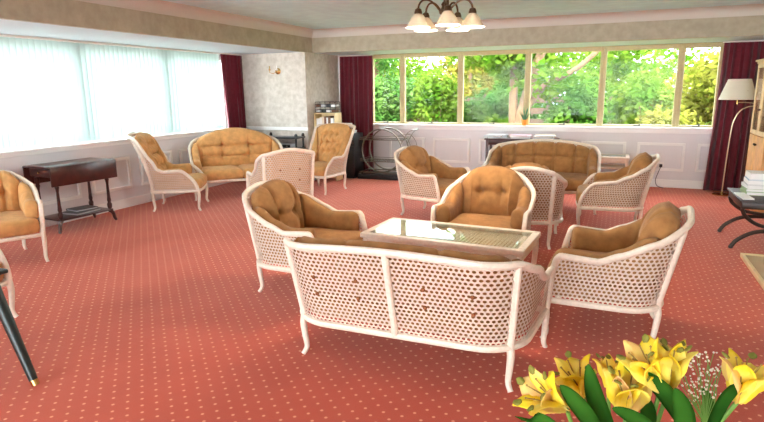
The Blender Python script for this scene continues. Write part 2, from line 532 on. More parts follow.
btn2 = ((.22, .62), (.4, .62), (.6, .62), (.78, .62))
tub = build_seat('cane_armchair', 'cane armchair right of the front glass coffee table, side on, nearest the yellow flowers', 'armchair', S_tub, (.0, 3.95, 0), face(-1, .03), group='cane tub armchairs', back_T=.18, over=.045, back_buttons=((.35, .62), (.65, .62)))
dup(tub, (-2.265, 3.91, 0), face(1, -.05), 'cane armchair behind the left end of the front settee, seat towards the glass table')
build_seat('cane_armchair', 'cane armchair facing the camera across the front glass coffee table', 'armchair', S_tub, (-1.05, 4.97, 0), face(.0, -1), group='cane tub armchairs', seams=(), back_T=.16, over=.05, arm_over=.035, back_buttons=((.36, .66), (.64, .66)))
dup(tub, (-2.14, 6.93, 0), face(.95, -.28), 'cane armchair facing right, below the window left of the far settee')
dup(tub, (-.87, 6.02, 0), face(-.2, .98), 'cane armchair turned away, its cane back right behind the central armchair')
build_seat('cane_armchair', 'cane armchair facing left, beside the far settee and below the right window panes', 'armchair', S_slope, (-.02, 7.02, 0), face(-1, -.04), group='cane tub armchairs', back_T=.18, over=.04)
build_seat('cane_armchair', 'golden cane armchair cut by the left photo edge, in front of the drop leaf table', 'armchair', S_tub, (-5.53, 3.50, 0), face(.85, -.52), velvet='velvet_gold', group='cane tub armchairs', back_buttons=((.3, .62), (.5, .62), (.7, .62)))
build_seat('cane_armchair', 'cane armchair with only its arm and leg showing behind the black table leg', 'armchair', S_slope, (-4.30, 2.20, 0), face(1, .05), group='cane tub armchairs')
build_seat('cane_armchair', 'square backed cane armchair seen from behind, facing the corner settee', 'armchair', S_square, (-3.92, 6.14, 0), face(-.75, .66), velvet='velvet_gold', back_T=.12, over=-.02)
wb = tuple((u, z) for z, us in ((.62, (.3, .5, .7)), (.76, (.2, .4, .6, .8)), (.9, (.3, .5, .7))) for u in us)
build_seat('wing_armchair', 'high backed cane armchair facing right, beside the blinds and dark drop leaf table', 'armchair', S_wing, (-5.68, 6.22, 0), face(.86, .5), velvet='velvet_gold', group='high backed armchairs', seams=(), back_buttons=wb, over=.02, back_T=.14, knots=False)
build_seat('wing_armchair', 'high backed tufted armchair in front of the small bookshelf, facing the camera', 'armchair', S_wing, (-4.42, 8.10, 0), face(-.16, -1), velvet='velvet_gold', group='high backed armchairs', seams=(), back_buttons=wb, over=.02, back_T=.14, knots=False)
build_seat('cane_settee', 'large cane backed settee in the foreground, seen from behind', 'sofa', S_sofa, (-1.07, 3.10, 0), face(0, -1)+PI, sofa=True, over=.03, group='cane settees')
build_seat('cane_settee', 'ochre button tufted settee below the window, in front of the table of magazines', 'sofa', S_sofab, (-.93, 7.98, 0), face(0, -1), sofa=True, seams=(.2, .4, .6, .8), sd=.3, rows=(.66,), over=.0, group='cane settees')
build_seat('cane_settee', 'golden settee with a humped back, standing across the left corner by the burgundy curtain', 'sofa', S_sofac, (-5.50, 7.40, 0), face(.72, -.70), sofa=True, velvet='velvet_gold', seams=(), back_buttons=tuple((u, z) for u in (.34, .66) for z in (.60, .75)), rows=(.60, .75), over=.03, group='cane settees', knots=False)

# ------------------------------------------------------------------ room shell
XL, XR, YB, YF = -6.40, 2.10, 10.15, -6.0  # rear end left open, its depth set by the sky light let in
ZS, ZC = 2.25, 2.63
SILL = .97
PX, PY = -5.05, 8.82       # pier corner, also line of the bulkhead
BX, BY = -5.05, 9.10
struct('floor', box(XL-.2, XR+.2, YF, YB+.2, -.12, 0), M['carpet'])
# left wall : below sill, above soffit, pillars
b = B(); add_box(b, XL-.2, XL, YF, YB+.2, 0, SILL-.03); add_box(b, XL-.2, XL, YF, YB+.2, ZS-.06, ZC+.2)
add_box(b, XL-.2, XL, 8.42, YB+.2, SILL-.03, ZS-.06); add_box(b, XL-.2, XL, YF, -.6, SILL-.03, ZS-.06)
struct('wall_left', b, M['wall'])
b = B(); add_box(b, XL-.2, XR+.2, YB, YB+.2, 0, SILL-.03); add_box(b, XL-.2, XR+.2, YB, YB+.2, ZS, ZC+.2)
add_box(b, XL-.2, -4.42, YB, YB+.2, SILL-.03, ZS); add_box(b, 1.42, XR+.2, YB, YB+.2, SILL-.03, ZS)
struct('wall_back', b, M['wall'])
struct('wall_right', box(XR, XR+.2, YF, YB+.2, 0, ZC+.2), M['fascia'])
struct('wall_corner', box(XL, PX, PY, YB, 0, ZS), M['wallpaper'])
# ceiling with soffit + bulkhead
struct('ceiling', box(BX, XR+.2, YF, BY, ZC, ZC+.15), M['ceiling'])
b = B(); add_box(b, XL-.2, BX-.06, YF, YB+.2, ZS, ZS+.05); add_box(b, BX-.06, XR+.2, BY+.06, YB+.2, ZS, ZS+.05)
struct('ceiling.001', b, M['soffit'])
b = B(); add_box(b, BX-.06, BX, YF, BY+.06, ZS, ZC+.15); struct('wall_bulkhead', b, M['fascia'])
b = B(); add_box(b, BX, XR+.2, BY, BY+.06, ZS, ZC+.15); struct('wall_bulkhead.001', b, M['fascia'])
def coving(p0, p1, inx, iny, n=7):
    b = B(); rows = []
    for p in (p0, p1):
        row = []
        for k in range(n+1):
            a = PI/2*k/n
            d = .12*(1-cos(a)); dz = .12*(1-sin(a))
            row.append(b.verts.new((p[0]+inx*d, p[1]+iny*d, ZC-dz)))
        row.append(b.verts.new((p[0], p[1], ZC)))
        rows.append(row)
    grid_faces(b, rows, True)
    return b
def coving2(pts_list):
    """profile along a mitred L; each station = (x, y, inward x, inward y)"""
    b = B(); rows = []
    for (x, y, ix, iy) in pts_list:
        row = [b.verts.new((x, y, ZC-.13)), b.verts.new((x+ix*.012, y+iy*.012, ZC-.13))]
        for k in range(9):
            a = PI/2*k/8
            d = .012+.11*(1-cos(a)); z = ZC-.122+.11*sin(a)
            row.append(b.verts.new((x+ix*d, y+iy*d, z)))
        row.append(b.verts.new((x+ix*.135, y+iy*.135, ZC-.001))); row.append(b.verts.new((x, y, ZC-.001)))
        rows.append(row)
    grid_faces(b, rows, True)
    bmesh.ops.recalc_face_normals(b, faces=b.faces)
    return b
struct('trim_1', coving2([(BX, YF, 1, 0), (BX, BY, 1, -1), (XR, BY, 0, -1)]), M['cornice'], smooth=True)
# sills
b = B(); add_box(b, XL, XL+.075, YF, PY, SILL-.03, SILL, .006); add_box(b, XL, XL+.03, YF, PY, SILL-.075, SILL-.03, .005)
struct('trim_2', b, M['trim'])
b = B(); add_box(b, PX, XR, YB-.12, YB+.2, SILL-.03, SILL, .006); add_box(b, PX, XR, YB-.035, YB, SILL-.10, SILL-.03, .006)
struct('trim_3', b, M['trim'])
b = B(); add_box(b, XL, PX+.02, PY-.025, PY, SILL-.06, SILL, .006); struct('trim_4', b, M['trim'])
def skirting(name, x0, x1, y0, y1):
    struct(name, box(x0, x1, y0, y1, 0, .13, .008), M['trim'])
skirting('baseboard_left', XL, XL+.022, YF, PY); skirting('baseboard_back', PX+.022, XR, YB-.022, YB)
skirting('baseboard_corner', XL+.022, PX, PY-.022, PY); skirting('baseboard_pier', PX, PX+.022, PY, YB-.022)
skirting('baseboard_right', XR-.022, XR, YF, YB-.022)
# wainscot: panelled lower wall
tn = 5
def panel(axis, a0, a1, z0=.27, z1=.72, w=.042, d=.032):
    global tn
    b = B()
    def bar(p0, p1, q0, q1):
        if axis == 'back': add_box(b, p0, p1, YB-d, YB, q0, q1, .006)
        else: add_box(b, XL, XL+d, p0, p1, q0, q1, .006)
    bar(a0, a1, z0, z0+w); bar(a0, a1, z1-w, z1); bar(a0, a0+w, z0+w, z1-w); bar(a1-w, a1, z0+w, z1-w)
    struct('trim_%d' % tn, b, M['trim']); tn += 1
for k in range(-1, 6): panel('back', -3.15+.8675*k, -2.45+.8675*k)
for k in range(-3, 4): panel('left', 5.40+.84*k, 6.06+.84*k)
# corner bead on the pier near the curtain
struct('trim_%d' % tn, box(PX, PX+.03, YB-.06, YB, .13, ZS), M['trim']); tn += 1

# windows, back : six lights
WX = [-4.42, -3.77, -2.66, -1.48, -.28, .85, 1.42]
def window(n, x0, x1, first, last):
    z0, z1 = SILL, ZS
    y0, y1 = YB+.02, YB+.10
    b = B()
    lw = .06 if first else .05; rw = .06 if last else .05
    add_box(b, x0, x0+lw, y0, y1, z0, z1, .006); add_box(b, x1-rw, x1, y0, y1, z0, z1, .006)
    add_box(b, x0+lw, x1-rw, y0, y1, z1-.075, z1, .006); add_box(b, x0+lw, x1-rw, y0, y1, z0, z0+.03, .006)
    f = struct('window_%d' % n, b, M['window_shaded'])
    obj('pane', box(x0+lw, x1-rw, y0+.035, y0+.041, z0+.03, z1-.075), M['glass'], f, False)
    c = B(); xm = x0+(x1-x0)*.5
    add_box(c, xm-.05, xm+.05, y0-.02, y0, z0+.012, z0+.026, .003); add_box(c, xm+.03, xm+.05, y0-.035, y0-.02, z0+.012, z0+.05, .003)
    obj('catch', c, M['black'], f)
for i in range(6): window(i+1, WX[i], WX[i+1], i == 0, i == 5)
WY = [-.6, .9, 2.4, 3.9, 5.4, 6.9, 8.42]
for i in range(6):
    b = B(); y0, y1 = WY[i], WY[i+1]; x0, x1 = XL-.12, XL-.05
    add_box(b, x0, x1, y0, y0+.06, SILL-.03, ZS-.06, .006); add_box(b, x0, x1, y1-.06, y1, SILL-.03, ZS-.06, .006)
    add_box(b, x0, x1, y0+.06, y1-.06, ZS-.12, ZS-.06, .006); add_box(b, x0, x1, y0+.06, y1-.06, SILL-.03, SILL+.04, .006)
    f = struct('window_%d' % (7+i), b, M['window_white'])
    obj('pane', box(x0+.03, x0+.036, y0+.06, y1-.06, SILL+.04, ZS-.12), M['glass'], f, False)

# ------------------------------------------------------------------ vertical blinds
bl = thing('vertical_blind', 'long run of white vertical blinds covering the left window', 'blind', (XL, 4, 0))
b = B(); add_box(b, .025, .075, -4.2, 4.15, ZS-.03, ZS-.002, .005); obj('head_rail', b, M['plastic'], bl)
b = B(); y = -4.1; k = 0
while y < 4.12:
    a = math.radians(24+random.uniform(-5, 5)); gap = random.random() < .07 and y < 1.4
    if gap: a = math.radians(62)
    tilt = random.uniform(-.006, .006)
    w = .089/2; dx, dy = sin(a)*w, cos(a)*w
    rows = []
    for zz, o in ((ZS-.031, 0), (1.6, tilt*.5), (SILL+.02, tilt)):
        row = []
        for q in (-1, -.5, 0, .5, 1):
            bow = .006*(1-q*q)
            row.append(b.verts.new((.05+q*dx+bow*cos(a), y+q*dy-bow*sin(a)+o, zz)))
        rows.append(row)
    grid_faces(b, rows)
    y += .076; k += 1
obj('vanes', b, M['vane'], bl)
b = B()
for q in (-.04, .04): sweep(b, [(.05+q*.6, -4.1, SILL+.026), (.05+q*.6, 0, SILL+.024), (.05+q*.6, 4.1, SILL+.026)], .0025, n=5)
obj('bottom_chain', b, M['plastic'], bl)

# ------------------------------------------------------------------ curtains
def curtain(label, p0, p1, nrm, top, bot=.03, folds=8, amp=.045, taper0=0, taper1=0):
    """p0,p1 ends in plan; nrm = direction into the room; taper = shift of the ends at the bottom"""
    p0, p1, n = Vector(p0), Vector(p1), Vector(nrm)
    t = thing('curtain', label, 'curtain', (p0.x, p0.y, 0))
    d = (p1-p0); L = d.length; d.normalize()
    b = B(); rows = []
    nz = 16; nu = folds*12
    for j in range(nz+1):
        v = j/nz; z = top+(bot-top)*v
        vv = v**1.3
        row = []; back = []
        for i in range(nu+1):
            e = i/nu
            s = taper0*vv+(L-taper0*vv-taper1*vv)*e
            ph = e*folds*2*PI
            a = amp*(.55+.45*min(1, v*3))*(.75+.25*sin(e*9+2.1))
            off = a*sin(ph+.5*sin(v*2.2+e*5))+a*.25*sin(2.3*ph+1.0)
            q = d*(s+.012*sin(ph*2))+n*(.06+off)
            row.append(b.verts.new((q.x, q.y, z)))
            q2 = q-n*.008
            back.append(b.verts.new((q2.x, q2.y, z)))
        rows.append(row+back[::-1])
    grid_faces(b, rows, True)
    b.faces.new(rows[0][::-1]); b.faces.new(rows[-1])
    bmesh.ops.recalc_face_normals(b, faces=b.faces)
    obj('drape', b, M['curtain'], t)
    b = B()
    a0, a1 = d*-.02, d*(L+.02)
    c = n*.06
    sweep(b, [(a0.x+c.x, a0.y+c.y, top+.012), (a1.x+c.x, a1.y+c.y, top+.012)], .01, n=6)
    obj('curtain_track', b, M['plastic'], t)
    return t
curtain('burgundy curtain beside the blinds in the left corner, behind the humped settee', (XL+.05, 8.14), (XL+.05, 8.74), (1, 0), ZS-.03, taper0=.16, taper1=-.02, folds=6)
curtain('burgundy curtain at the left end of the garden window, behind the round trolley', (-4.95, YB-.13), (-4.28, YB-.13), (0, -1), ZS-.03, folds=7)
curtain('wide burgundy curtain at the right end of the garden window, behind the floor lamp', (1.37, YB-.16), (2.07, YB-.16), (0, -1), ZS-.03, folds=7, amp=.07, taper0=-.08)

# ------------------------------------------------------------------ coffee tables
def coffee_table(label, loc, rz, L, W, H, group, low=False):
    t = thing('coffee_table', label, 'coffee table', loc, rz, group)
    P = M['cane_paint']
    b = B(); w = .055; z0, z1 = H-.04, H
    add_box(b, -L/2, L/2, -W/2, -W/2+w, z0, z1, .01); add_box(b, -L/2, L/2, W/2-w, W/2, z0, z1, .01)
    add_box(b, -L/2, -L/2+w, -W/2+w, W/2-w, z0, z1, .006); add_box(b, L/2-w, L/2, -W/2+w, W/2-w, z0, z1, .006)
    obj('top_frame', b, P, t)
    obj('glass_top', box(-L/2+w, L/2-w, -W/2+w, W/2-w, H-.012, H-.004), M['table_glass'], t, False)
    # woven shelf just under the glass
    b = B(); zs = H-.034; p = .03
    nx, ny = int((L-2*w)/p), int((W-2*w)/p)
    for i in range(nx):
        for j in range(ny):
            cx, cy = -L/2+w+(i+.5)*(L-2*w)/nx, -W/2+w+(j+.5)*(W-2*w)/ny
            hx, hy = (L-2*w)/nx/2, (W-2*w)/ny/2
            o = [b.verts.new((cx+sx*hx, cy+sy*hy, zs)) for sx, sy in ((-1, -1), (1, -1), (1, 1), (-1, 1))]
            n_ = [b.verts.new((cx+sx*hx*.42, cy+sy*hy*.42, zs)) for sx, sy in ((-1, -1), (1, -1), (1, 1), (-1, 1))]
            for k in range(4): b.faces.new((o[k], o[(k+1) % 4], n_[(k+1) % 4], n_[k]))
    obj('cane_shelf', b, M['cane'], t, False)
    if low: obj('shelf', box(-L/2+.05, L/2-.05, -W/2+.04, W/2-.04, H*.62, H*.62+.03, .006), P, t)
    b = B()
    add_box(b, -L/2+.04, L/2-.04, -W/2+.02, -W/2+.045, H-.10, H-.04, .006); add_box(b, -L/2+.04, L/2-.04, W/2-.045, W/2-.02, H-.10, H-.04, .006)
    add_box(b, -L/2+.02, -L/2+.045, -W/2+.045, W/2-.045, H-.10, H-.04, .006); add_box(b, L/2-.045, L/2-.02, -W/2+.045, W/2-.045, H-.10, H-.04, .006)
    obj('apron', b, P, t)
    for sx in (-1, 1):
        for sy in (-1, 1):
            x, y = sx*(L/2-.04), sy*(W/2-.04)
            o = Vector((sx*.7, sy*.7, 0)); p0 = Vector((x, y, 0))
            pts = smooth_pts([p0+Vector((0, 0, H-.045)), p0+o*.012+Vector((0, 0, H*.75)), p0-o*.004+Vector((0, 0, H*.3)), p0+o*.016+Vector((0, 0, .003))], 5)
            obj('leg', tube(pts, [.027-.012*k/(len(pts)-1) for k in range(len(pts))], n=10), P, t)
    return t
coffee_table('long white cane coffee table with glass top behind the foreground settee', (-1.17, 4.24, 0), math.radians(-4), 1.30, .62, .49, 'white cane tables')
coffee_table('white glass topped coffee table half hidden before the far settee', (-1.08, 7.10, 0), 0, 1.06, .60, .47, 'white cane tables')
coffee_table('small white glass topped table against the panelled wall right of the far settee', (-.08, 9.80, 0), 0, .58, .46, .53, 'white cane tables', True)

# ------------------------------------------------------------------ drop leaf table
t = thing('drop_leaf_table', 'dark mahogany drop leaf table on turned legs beside the left wall', 'table', (-6.07, 4.87, 0), math.radians(-3))
W_ = M['mahogany']; hx, hy, H = .22, .44, .79
obj('table_top', box(-hx, hx, -hy, hy, H-.022, H, .006), W_, t)
for s, dz in ((1, .23), (-1, .23)):
    b = B(); x = s*(hx+.013)
    add_box(b, x-.011, x+.011, -hy, hy, H-dz, H-.004, .008)
    obj('drop_leaf', b, W_, t)
b = B(); add_box(b, -hx+.03, hx-.03, -hy+.05, hy-.05, H-.13, H-.022, .004); obj('frieze', b, W_, t)
for s in (-1, 1):
    dr = obj('drawer', box(-hx+.045, hx-.045, *sorted((s*(hy-.05), s*(hy-.032))), H-.12, H-.035, .004), W_, t)
    b = B(); lathe(b, [(.004, 0), (.011, .008), (.009, .018), (.002, .022)], n=10, mtx=Matrix.Translation((0, s*(hy-.032), H-.078)) @ Matrix.Rotation(-s*PI/2, 4, 'X')); obj('knob', b, M['brass'], dr)
prof = [(.020, 0), (.026, .02), (.016, .035), (.027, .06), (.030, .10), (.018, .125), (.024, .15), (.019, .20), (.015, .36), (.020, .40), (.026, .415), (.018, .43), (.026, .45), (.026, .52)]
for sy in (-1, 1):
    for sx in (-1, 1):
        b = B(); x, y = sx*.17, sy*.335
        lathe(b, [(r, z+.125) for r, z in prof], (x, y, 0), 14); obj('leg', b, W_, t)
        pts = smooth_pts([(x, y, .15), (x+sx*.015, y+sy*.03, .10), (x+sx*.02, y+sy*.04, .045), (x+sx*.03, y+sy*.055, .012)], 5)
        obj('foot', tube(pts, [.026-.011*k/15 for k in range(16)], n=8), W_, t)
b = B(); add_box(b, -.20, .20, -.36, .36, .145, .165, .004); obj('shelf', b, W_, t)
for k, (x, y, w, d, h, rr, lab) in enumerate(((.02, .04, .26, .36, .028, .05, 'flat black folder lowest of two on the shelf of the drop leaf table'), (.0, .07, .22, .28, .024, -.15, 'smaller black folder lying on another under the drop leaf table'))):
    z = .165 + (.028 if k else 0)
    o = thing('folder', lab, 'folder', (-6.06+x, 4.87+y, z), rr, 'folders under the drop leaf table')
    b = B(); add_box(b, -w/2, w/2, -d/2, d/2, 0, .004, .001); add_box(b, -w/2, w/2, -d/2, d/2, h-.004, h, .001); add_box(b, -w/2, -w/2+.004, -d/2, d/2, .004, h-.004); obj('cover', b, M['black'], o, False)
    obj('pages', box(-w/2+.006, w/2-.006, -d/2+.006, d/2-.006, .004, h-.004), M['paper_grey'], o, False)

# ------------------------------------------------------------------ round drinks trolley
t = thing('drinks_trolley', 'metal drinks trolley with round hoop sides on a black plinth under the window', 'trolley', (-3.90, 9.62, 0))
for y in (-.17, .17):
    obj('hoop', tube([(.385*cos(a), y, .525+.385*sin(a)) for a in [2*PI*k/48 for k in range(48)]], .013, n=8, closed=True), M['chrome'], t)
for z, w in ((.72, .42), (.33, .42)):
    b = B()
    rect = [(-w, -.19, z), (w, -.19, z), (w, .19, z), (-w, .19, z)]
    sweep(b, rect, .008, n=6, closed=True)
    sweep(b, [(-w, -.19, z+.035), (w, -.19, z+.035), (w, .19, z+.035), (-w, .19, z+.035)], .005, n=6, closed=True)
    f = obj('shelf', b, M['chrome'], t)
    obj('glass', box(-w, w, -.185, .185, z-.003, z+.003), M['table_glass'], f, False)
b = B()
for y in (-.17, .17): sweep(b, smooth_pts([(.36, y, .62), (.42, y, .74), (.50, y, .86), (.58, y, .90)], 4), .008, n=6)
sweep(b, [(.58, -.17, .90), (.58, .17, .90)], .010, n=6)
for y in (-.17, .17): sweep(b, smooth_pts([(.28, y, .79), (.42, y, .80), (.52, y, .70), (.56, y, .58)], 4), .006, n=6)
obj('handle', b, M['chrome'], t)
b = B(); sweep(b, [(-.44, -.19, .13), (.44, -.19, .13), (.44, .19, .13), (-.44, .19, .13)], .009, n=6, closed=True)
for x in (-.12, .12):
    for y in (-.17, .17): sweep(b, [(x, y, .13), (x*1.0, y, .162)], .008, n=6)
obj('base_frame', b, M['chrome'], t)
for x in (-.40, .40):
    for y in (-.17, .17):
        b = B(); lathe(b, [(.014, .09), (.018, .095), (.018, .115), (.009, .13)], (x, y, 0), 12); obj('foot', b, M['black'], t)
t.location.z = .09
for ch in t.children: ch.location.z = -.09
# black plinth against the wall behind
o = tag(obj('plinth', box(-4.38, -3.32, 9.42, 9.86, 0, .09, .01), M['black']), 'low black plinth on the carpet carrying the round hooped trolley', 'plinth')

# ------------------------------------------------------------------ black cabinet by the curtain
t = thing('stereo_cabinet', 'black cabinet in the shade between bookshelf and round trolley', 'cabinet', (-4.62, 9.60, 0))
b = B(); add_box(b, -.20, .20, -.20, .20, .04, .82, .006); obj('body', b, M['black'], t)
obj('plinth', box(-.18, .18, -.18, .18, 0, .04), M['black'], t, False)
for x in (-.101, .101):
    d = obj('door', box(x-.095, x+.095, -.216, -.20, .06, .60, .004), M['black'], t)
    obj('handle', box(x-.09*(-1 if x > 0 else 1)-.006-.02*(1 if x > 0 else -1)*-1 if False else x+(-.075 if x > 0 else .065), x+(-.065 if x > 0 else .075), -.224, -.216, .38, .46, .002), M['chrome'], d)
obj('amplifier_panel', box(-.19, .19, -.212, -.20, .64, .80, .004), M['dark_wood'], t)
for k, (x, y, z, w, d, h, m, lab) in enumerate(((-.03, 0, .82, .28, .22, .05, 'paper_grey', 'grey box file lying on the black cabinet'), (-.05, .02, .87, .22, .20, .10, 'black', 'black box on top of the grey box file, by the curtain'), (-.06, .0, .97, .20, .16, .03, 'paper', 'white booklet topmost on the black cabinet'))):
    o = thing('box' if k < 2 else 'booklet', lab, 'box' if k < 2 else 'booklet', (-4.62+x, 9.60+y, z), .04*k)
    obj('body' if k < 2 else 'pages', box(-w/2, w/2, -d/2, d/2, 0, h-.008 if k < 2 else h, .003), M[m], o)
    if k < 2: obj('lid', box(-w/2-.003, w/2+.003, -d/2-.003, d/2+.003, h-.02, h, .003), M[m], o)

# ------------------------------------------------------------------ low black shelf by the pier
t = thing('hifi_shelf', 'low black two tier shelf under the wall light, behind the settee', 'shelf unit', (-5.42, 8.60, 0))
for z in (.30, .60, .79): obj('shelf', box(-.36, .36, -.15, .15, z, z+.03, .006), M['black'], t)
for x in (-.33, .33):
    for y in (-.12, .12):
        b = B(); lathe(b, [(.018, 0), (.022, .05), (.015, .10), (.015, .28), (.024, .30), (.015, .34), (.015, .58), (.026, .62), (.015, .66), (.018, .78), (.026, .81), (.030, .84), (.02, .87), (.004, .88)], (x, y, 0), 12); obj('post', b, M['black'], t)
for k, (z, w, h, m, lab) in enumerate(((.33, .5, .10, 'paper_grey', 'grey amplifier box on the lowest tier of the black shelf'), (.63, .42, .06, 'paper_grey', 'flat grey player box on the middle tier of the black shelf'))):
    o = thing('stereo_unit', lab, 'stereo', (-5.42, 8.60, z))
    obj('case', box(-w/2, w/2, -.12, .12, .006, h, .004), M[m], o)
    obj('front_panel', box(-w/2, w/2, -.128, -.12, .008, h-.004, .002), M['black'], o)
    for x in (-w*.35, w*.35):
        b = B(); lathe(b, [(.014, 0), (.014, .01), (.002, .012)], n=12, mtx=Matrix.Translation((x, -.128, h*.5)) @ Matrix.Rotation(PI/2, 4, 'X')); obj('knob', b, M['chrome'], o)
    for x in (-w*.4, w*.4): obj('foot', box(x-.02, x+.02, -.02, .02, 0, .006), M['black'], o, False)

# ------------------------------------------------------------------ small bookshelf against the pier side (faces +x)
SX, SY = -4.82, 9.16
t = thing('bookshelf', 'narrow pine bookshelf of books against the pier, behind the tufted armchair', 'bookshelf', (SX, SY, 0))
hw = .21; P = M['pale_pine']
for x in (-hw, hw-.02): obj('side_panel', box(x, x+.02, -.13, .13, 0, 1.21, .003), P, t)
for z in (.05, .45, .82, 1.19): obj('shelf', box(-hw+.02, hw-.02, -.125, .12, z, z+.02, .002), P, t)
obj('back_panel', box(-hw+.02, hw-.02, .12, .13, .05, 1.2), P, t, False)
x = -hw+.026
bk = [('paper', 'white', .062, .27), ('paper', 'white', .05, .29), ('book_cream', 'cream', .034, .30), ('book_brown', 'brown', .042, .30), ('paper', 'white', .03, .29), ('book_brown', 'brown', .05, .31), ('paper', 'white', .046, .28), ('paper_grey', 'grey', .03, .27)]
ords = ['first', 'second', 'third', 'fourth', 'fifth', 'sixth', 'seventh', 'eighth']
for k, (m, nm, w, h) in enumerate(bk):
    o = thing('book', '%s book, %s from the left on the pine bookshelf' % (nm, ords[k]), 'book', (SX+x, SY, .84), 0, 'books on the pine bookshelf')
    b = B(); add_box(b, 0, .004, -.09, .085, 0, h); add_box(b, w-.004, w, -.09, .085, 0, h); add_box(b, .004, w-.004, -.09, -.086, 0, h)
    obj('cover', b, M[m], o, False)
    obj('pages', box(.004, w-.004, -.086, .08, .003, h-.004), M['paper'], o, False)
    x += w+.003
t = thing('disc_rack', 'dark wire rack of discs standing on the pine bookshelf', 'rack', (SX, SY, 1.21))
b = B()
for z in (.008, .055, .10, .15, .19):
    sweep(b, [(-.20, -.09, z), (.20, -.09, z), (.20, .09, z), (-.20, .09, z)], .004, n=5, closed=True)
for x in [-.20+.1*i for i in range(5)]:
    for y in (-.09, .09): sweep(b, [(x, y, .004), (x, y, .19)], .0045, n=5)
obj('frame', b, M['black'], t)
for i in range(4):
    for q in range(2):
        obj('disc_case', box(-.19+.1*i, -.11+.1*i, -.075, .07, .012+.094*q, .05+.094*q, .002), M[['paper_grey', 'book_brown', 'paper', 'black'][(i*3+q) % 4]], t)

# ------------------------------------------------------------------ wall light
t = thing('wall_light', 'small brass wall light on the silver wallpaper', 'wall light', (-5.60, PY, 1.94))
RX = Matrix.Rotation(PI/2, 4, 'X')
b = B(); lathe(b, [(.055, 0), (.055, .008), (.035, .02), (.018, .03), (.004, .034)], n=18, mtx=RX); obj('back_plate', b, M['brass'], t)
for s, o in ((-1, .115), (1, .03)):
    obj('arm', tube(smooth_pts([(0, -.02, 0), (s*o*.5, -.06, -.035), (s*o, -.09, -.02), (s*o, -.09, .015)], 5), .006, n=8), M['brass'], t)
    b = B(); lathe(b, [(.008, .0), (.024, .012), (.026, .02), (.010, .022), (.010, .07), (.003, .085)], (s*o, -.09, .01), 12); obj('lamp_holder', b, M['brass'] if s < 0 else M['plastic'], t)

# ------------------------------------------------------------------ chandelier
t = thing('chandelier', 'bronze five arm ceiling light with frosted glass bell shades', 'chandelier', (-1.46, 5.0, ZC))
b = B(); lathe(b, [(.004, -.05), (.03, -.045), (.06, -.02), (.065, 0)], n=20); obj('ceiling_rose', b, M['bronze'], t)
b = B(); sweep(b, [(0, 0, -.04), (0, 0, -.30)], .011, n=10); obj('rod', b, M['bronze'], t)
b = B(); lathe(b, [(.004, -.45), (.012, -.44), (.020, -.425), (.030, -.40), (.045, -.385), (.05, -.36), (.03, -.345), (.022, -.33), (.028, -.31), (.014, -.29)], n=18); obj('hub', b, M['bronze'], t)
for k in range(5):
    a = 2*PI*k/5+math.radians(-67)
    c, s = cos(a), sin(a)
    pr = [(.03, -.38), (.08, -.325), (.14, -.285), (.20, -.285), (.235, -.32), (.245, -.36)]
    obj('arm', tube(smooth_pts([(r*c, r*s, z) for r, z in pr], 5), .0085, n=8), M['bronze'], t)
    b = B(); lathe(b, [(.010, -.35), (.026, -.36), (.034, -.385), (.034, -.40), (.02, -.41)], (.245*c, .245*s, 0), 14); obj('lamp_cup', b, M['bronze'], t)
    b = B(); pro = [(.030, -.395), (.045, -.41), (.062, -.435), (.078, -.465), (.092, -.49), (.108, -.51)]
    lathe(b, pro+[(r-.004, z) for r, z in pro[::-1]], (.245*c, .245*s, 0), 22, cap=False); obj('shade', b, M['glass_shade'], t)
    b = B(); lathe(b, [(.006, -.40), (.014, -.42), (.024, -.45), (.022, -.47), (.003, -.485)], (.245*c, .245*s, 0), 12); obj('bulb', b, M['plastic'], t)
    ld = bpy.data.lights.new('fill_light', 'POINT'); ld.energy = 1.5; ld.color = (1, .90, .78); ld.shadow_soft_size = .012  # added fill light under each shade, to brighten the room
    lo_ = bpy.data.objects.new('fill_light', ld); C.objects.link(lo_); lo_.location = (.245*c, .245*s, -.512); lo_.parent = t

# ------------------------------------------------------------------ dark console with magazines below the window
t = thing('console_table', 'dark mahogany table of magazines under the window behind the far settee', 'table', (-1.49, 9.86, 0))
obj('table_top', box(-.60, .60, -.20, .20, .745, .77, .006), W_, t)
obj('apron', box(-.56, .56, -.17, .17, .66, .745, .004), W_, t)
for x in (-.555, .555):
    for y in (-.165, .165): obj('leg', box(x-.022, x+.022, y-.022, y+.022, 0, .745, .004), W_, t)
piles = [(-.43, 'left', ['paper', 'paper_blue', 'paper_grey']), (-.02, 'middle', ['paper_grey', 'paper', 'paper_pink']), (.38, 'right', ['paper', 'paper_grey', 'book_cream'])]
wn = {'paper': 'white', 'paper_grey': 'grey', 'paper_pink': 'pink', 'book_cream': 'cream', 'paper_blue': 'blue', 'paper_green': 'green'}
tier = ['lowest', 'second', 'third', 'fourth', 'fifth', 'sixth', 'seventh', 'eighth']
def magazine(lab, loc, rz, w, d, h, m, group):
    o = thing('magazine', lab, 'magazine', loc, rz, group)
    b = B(); add_box(b, -w/2, w/2, -d/2, d/2, 0, .003); add_box(b, -w/2, w/2, -d/2, d/2, h-.003, h); add_box(b, -w/2, -w/2+.003, -d/2, d/2, .003, h-.003)
    obj('cover', b, M[m], o, False)
    obj('pages', box(-w/2+.003, w/2-.004, -d/2+.004, d/2-.004, .003, h-.003), M['paper'], o, False)
for x, side, ms in piles:
    z = .77
    for k, m in enumerate(ms):
        h = .018+.006*(k % 2)
        magazine('%s magazine, %s in the %s pile on the dark table under the window' % (wn[m], tier[k], side), (-1.49+x+random.uniform(-.02, .02), 9.84+random.uniform(-.01, .01), z), random.uniform(-.25, .25), .32, .23, h, m, 'magazines under the window')
        z += h

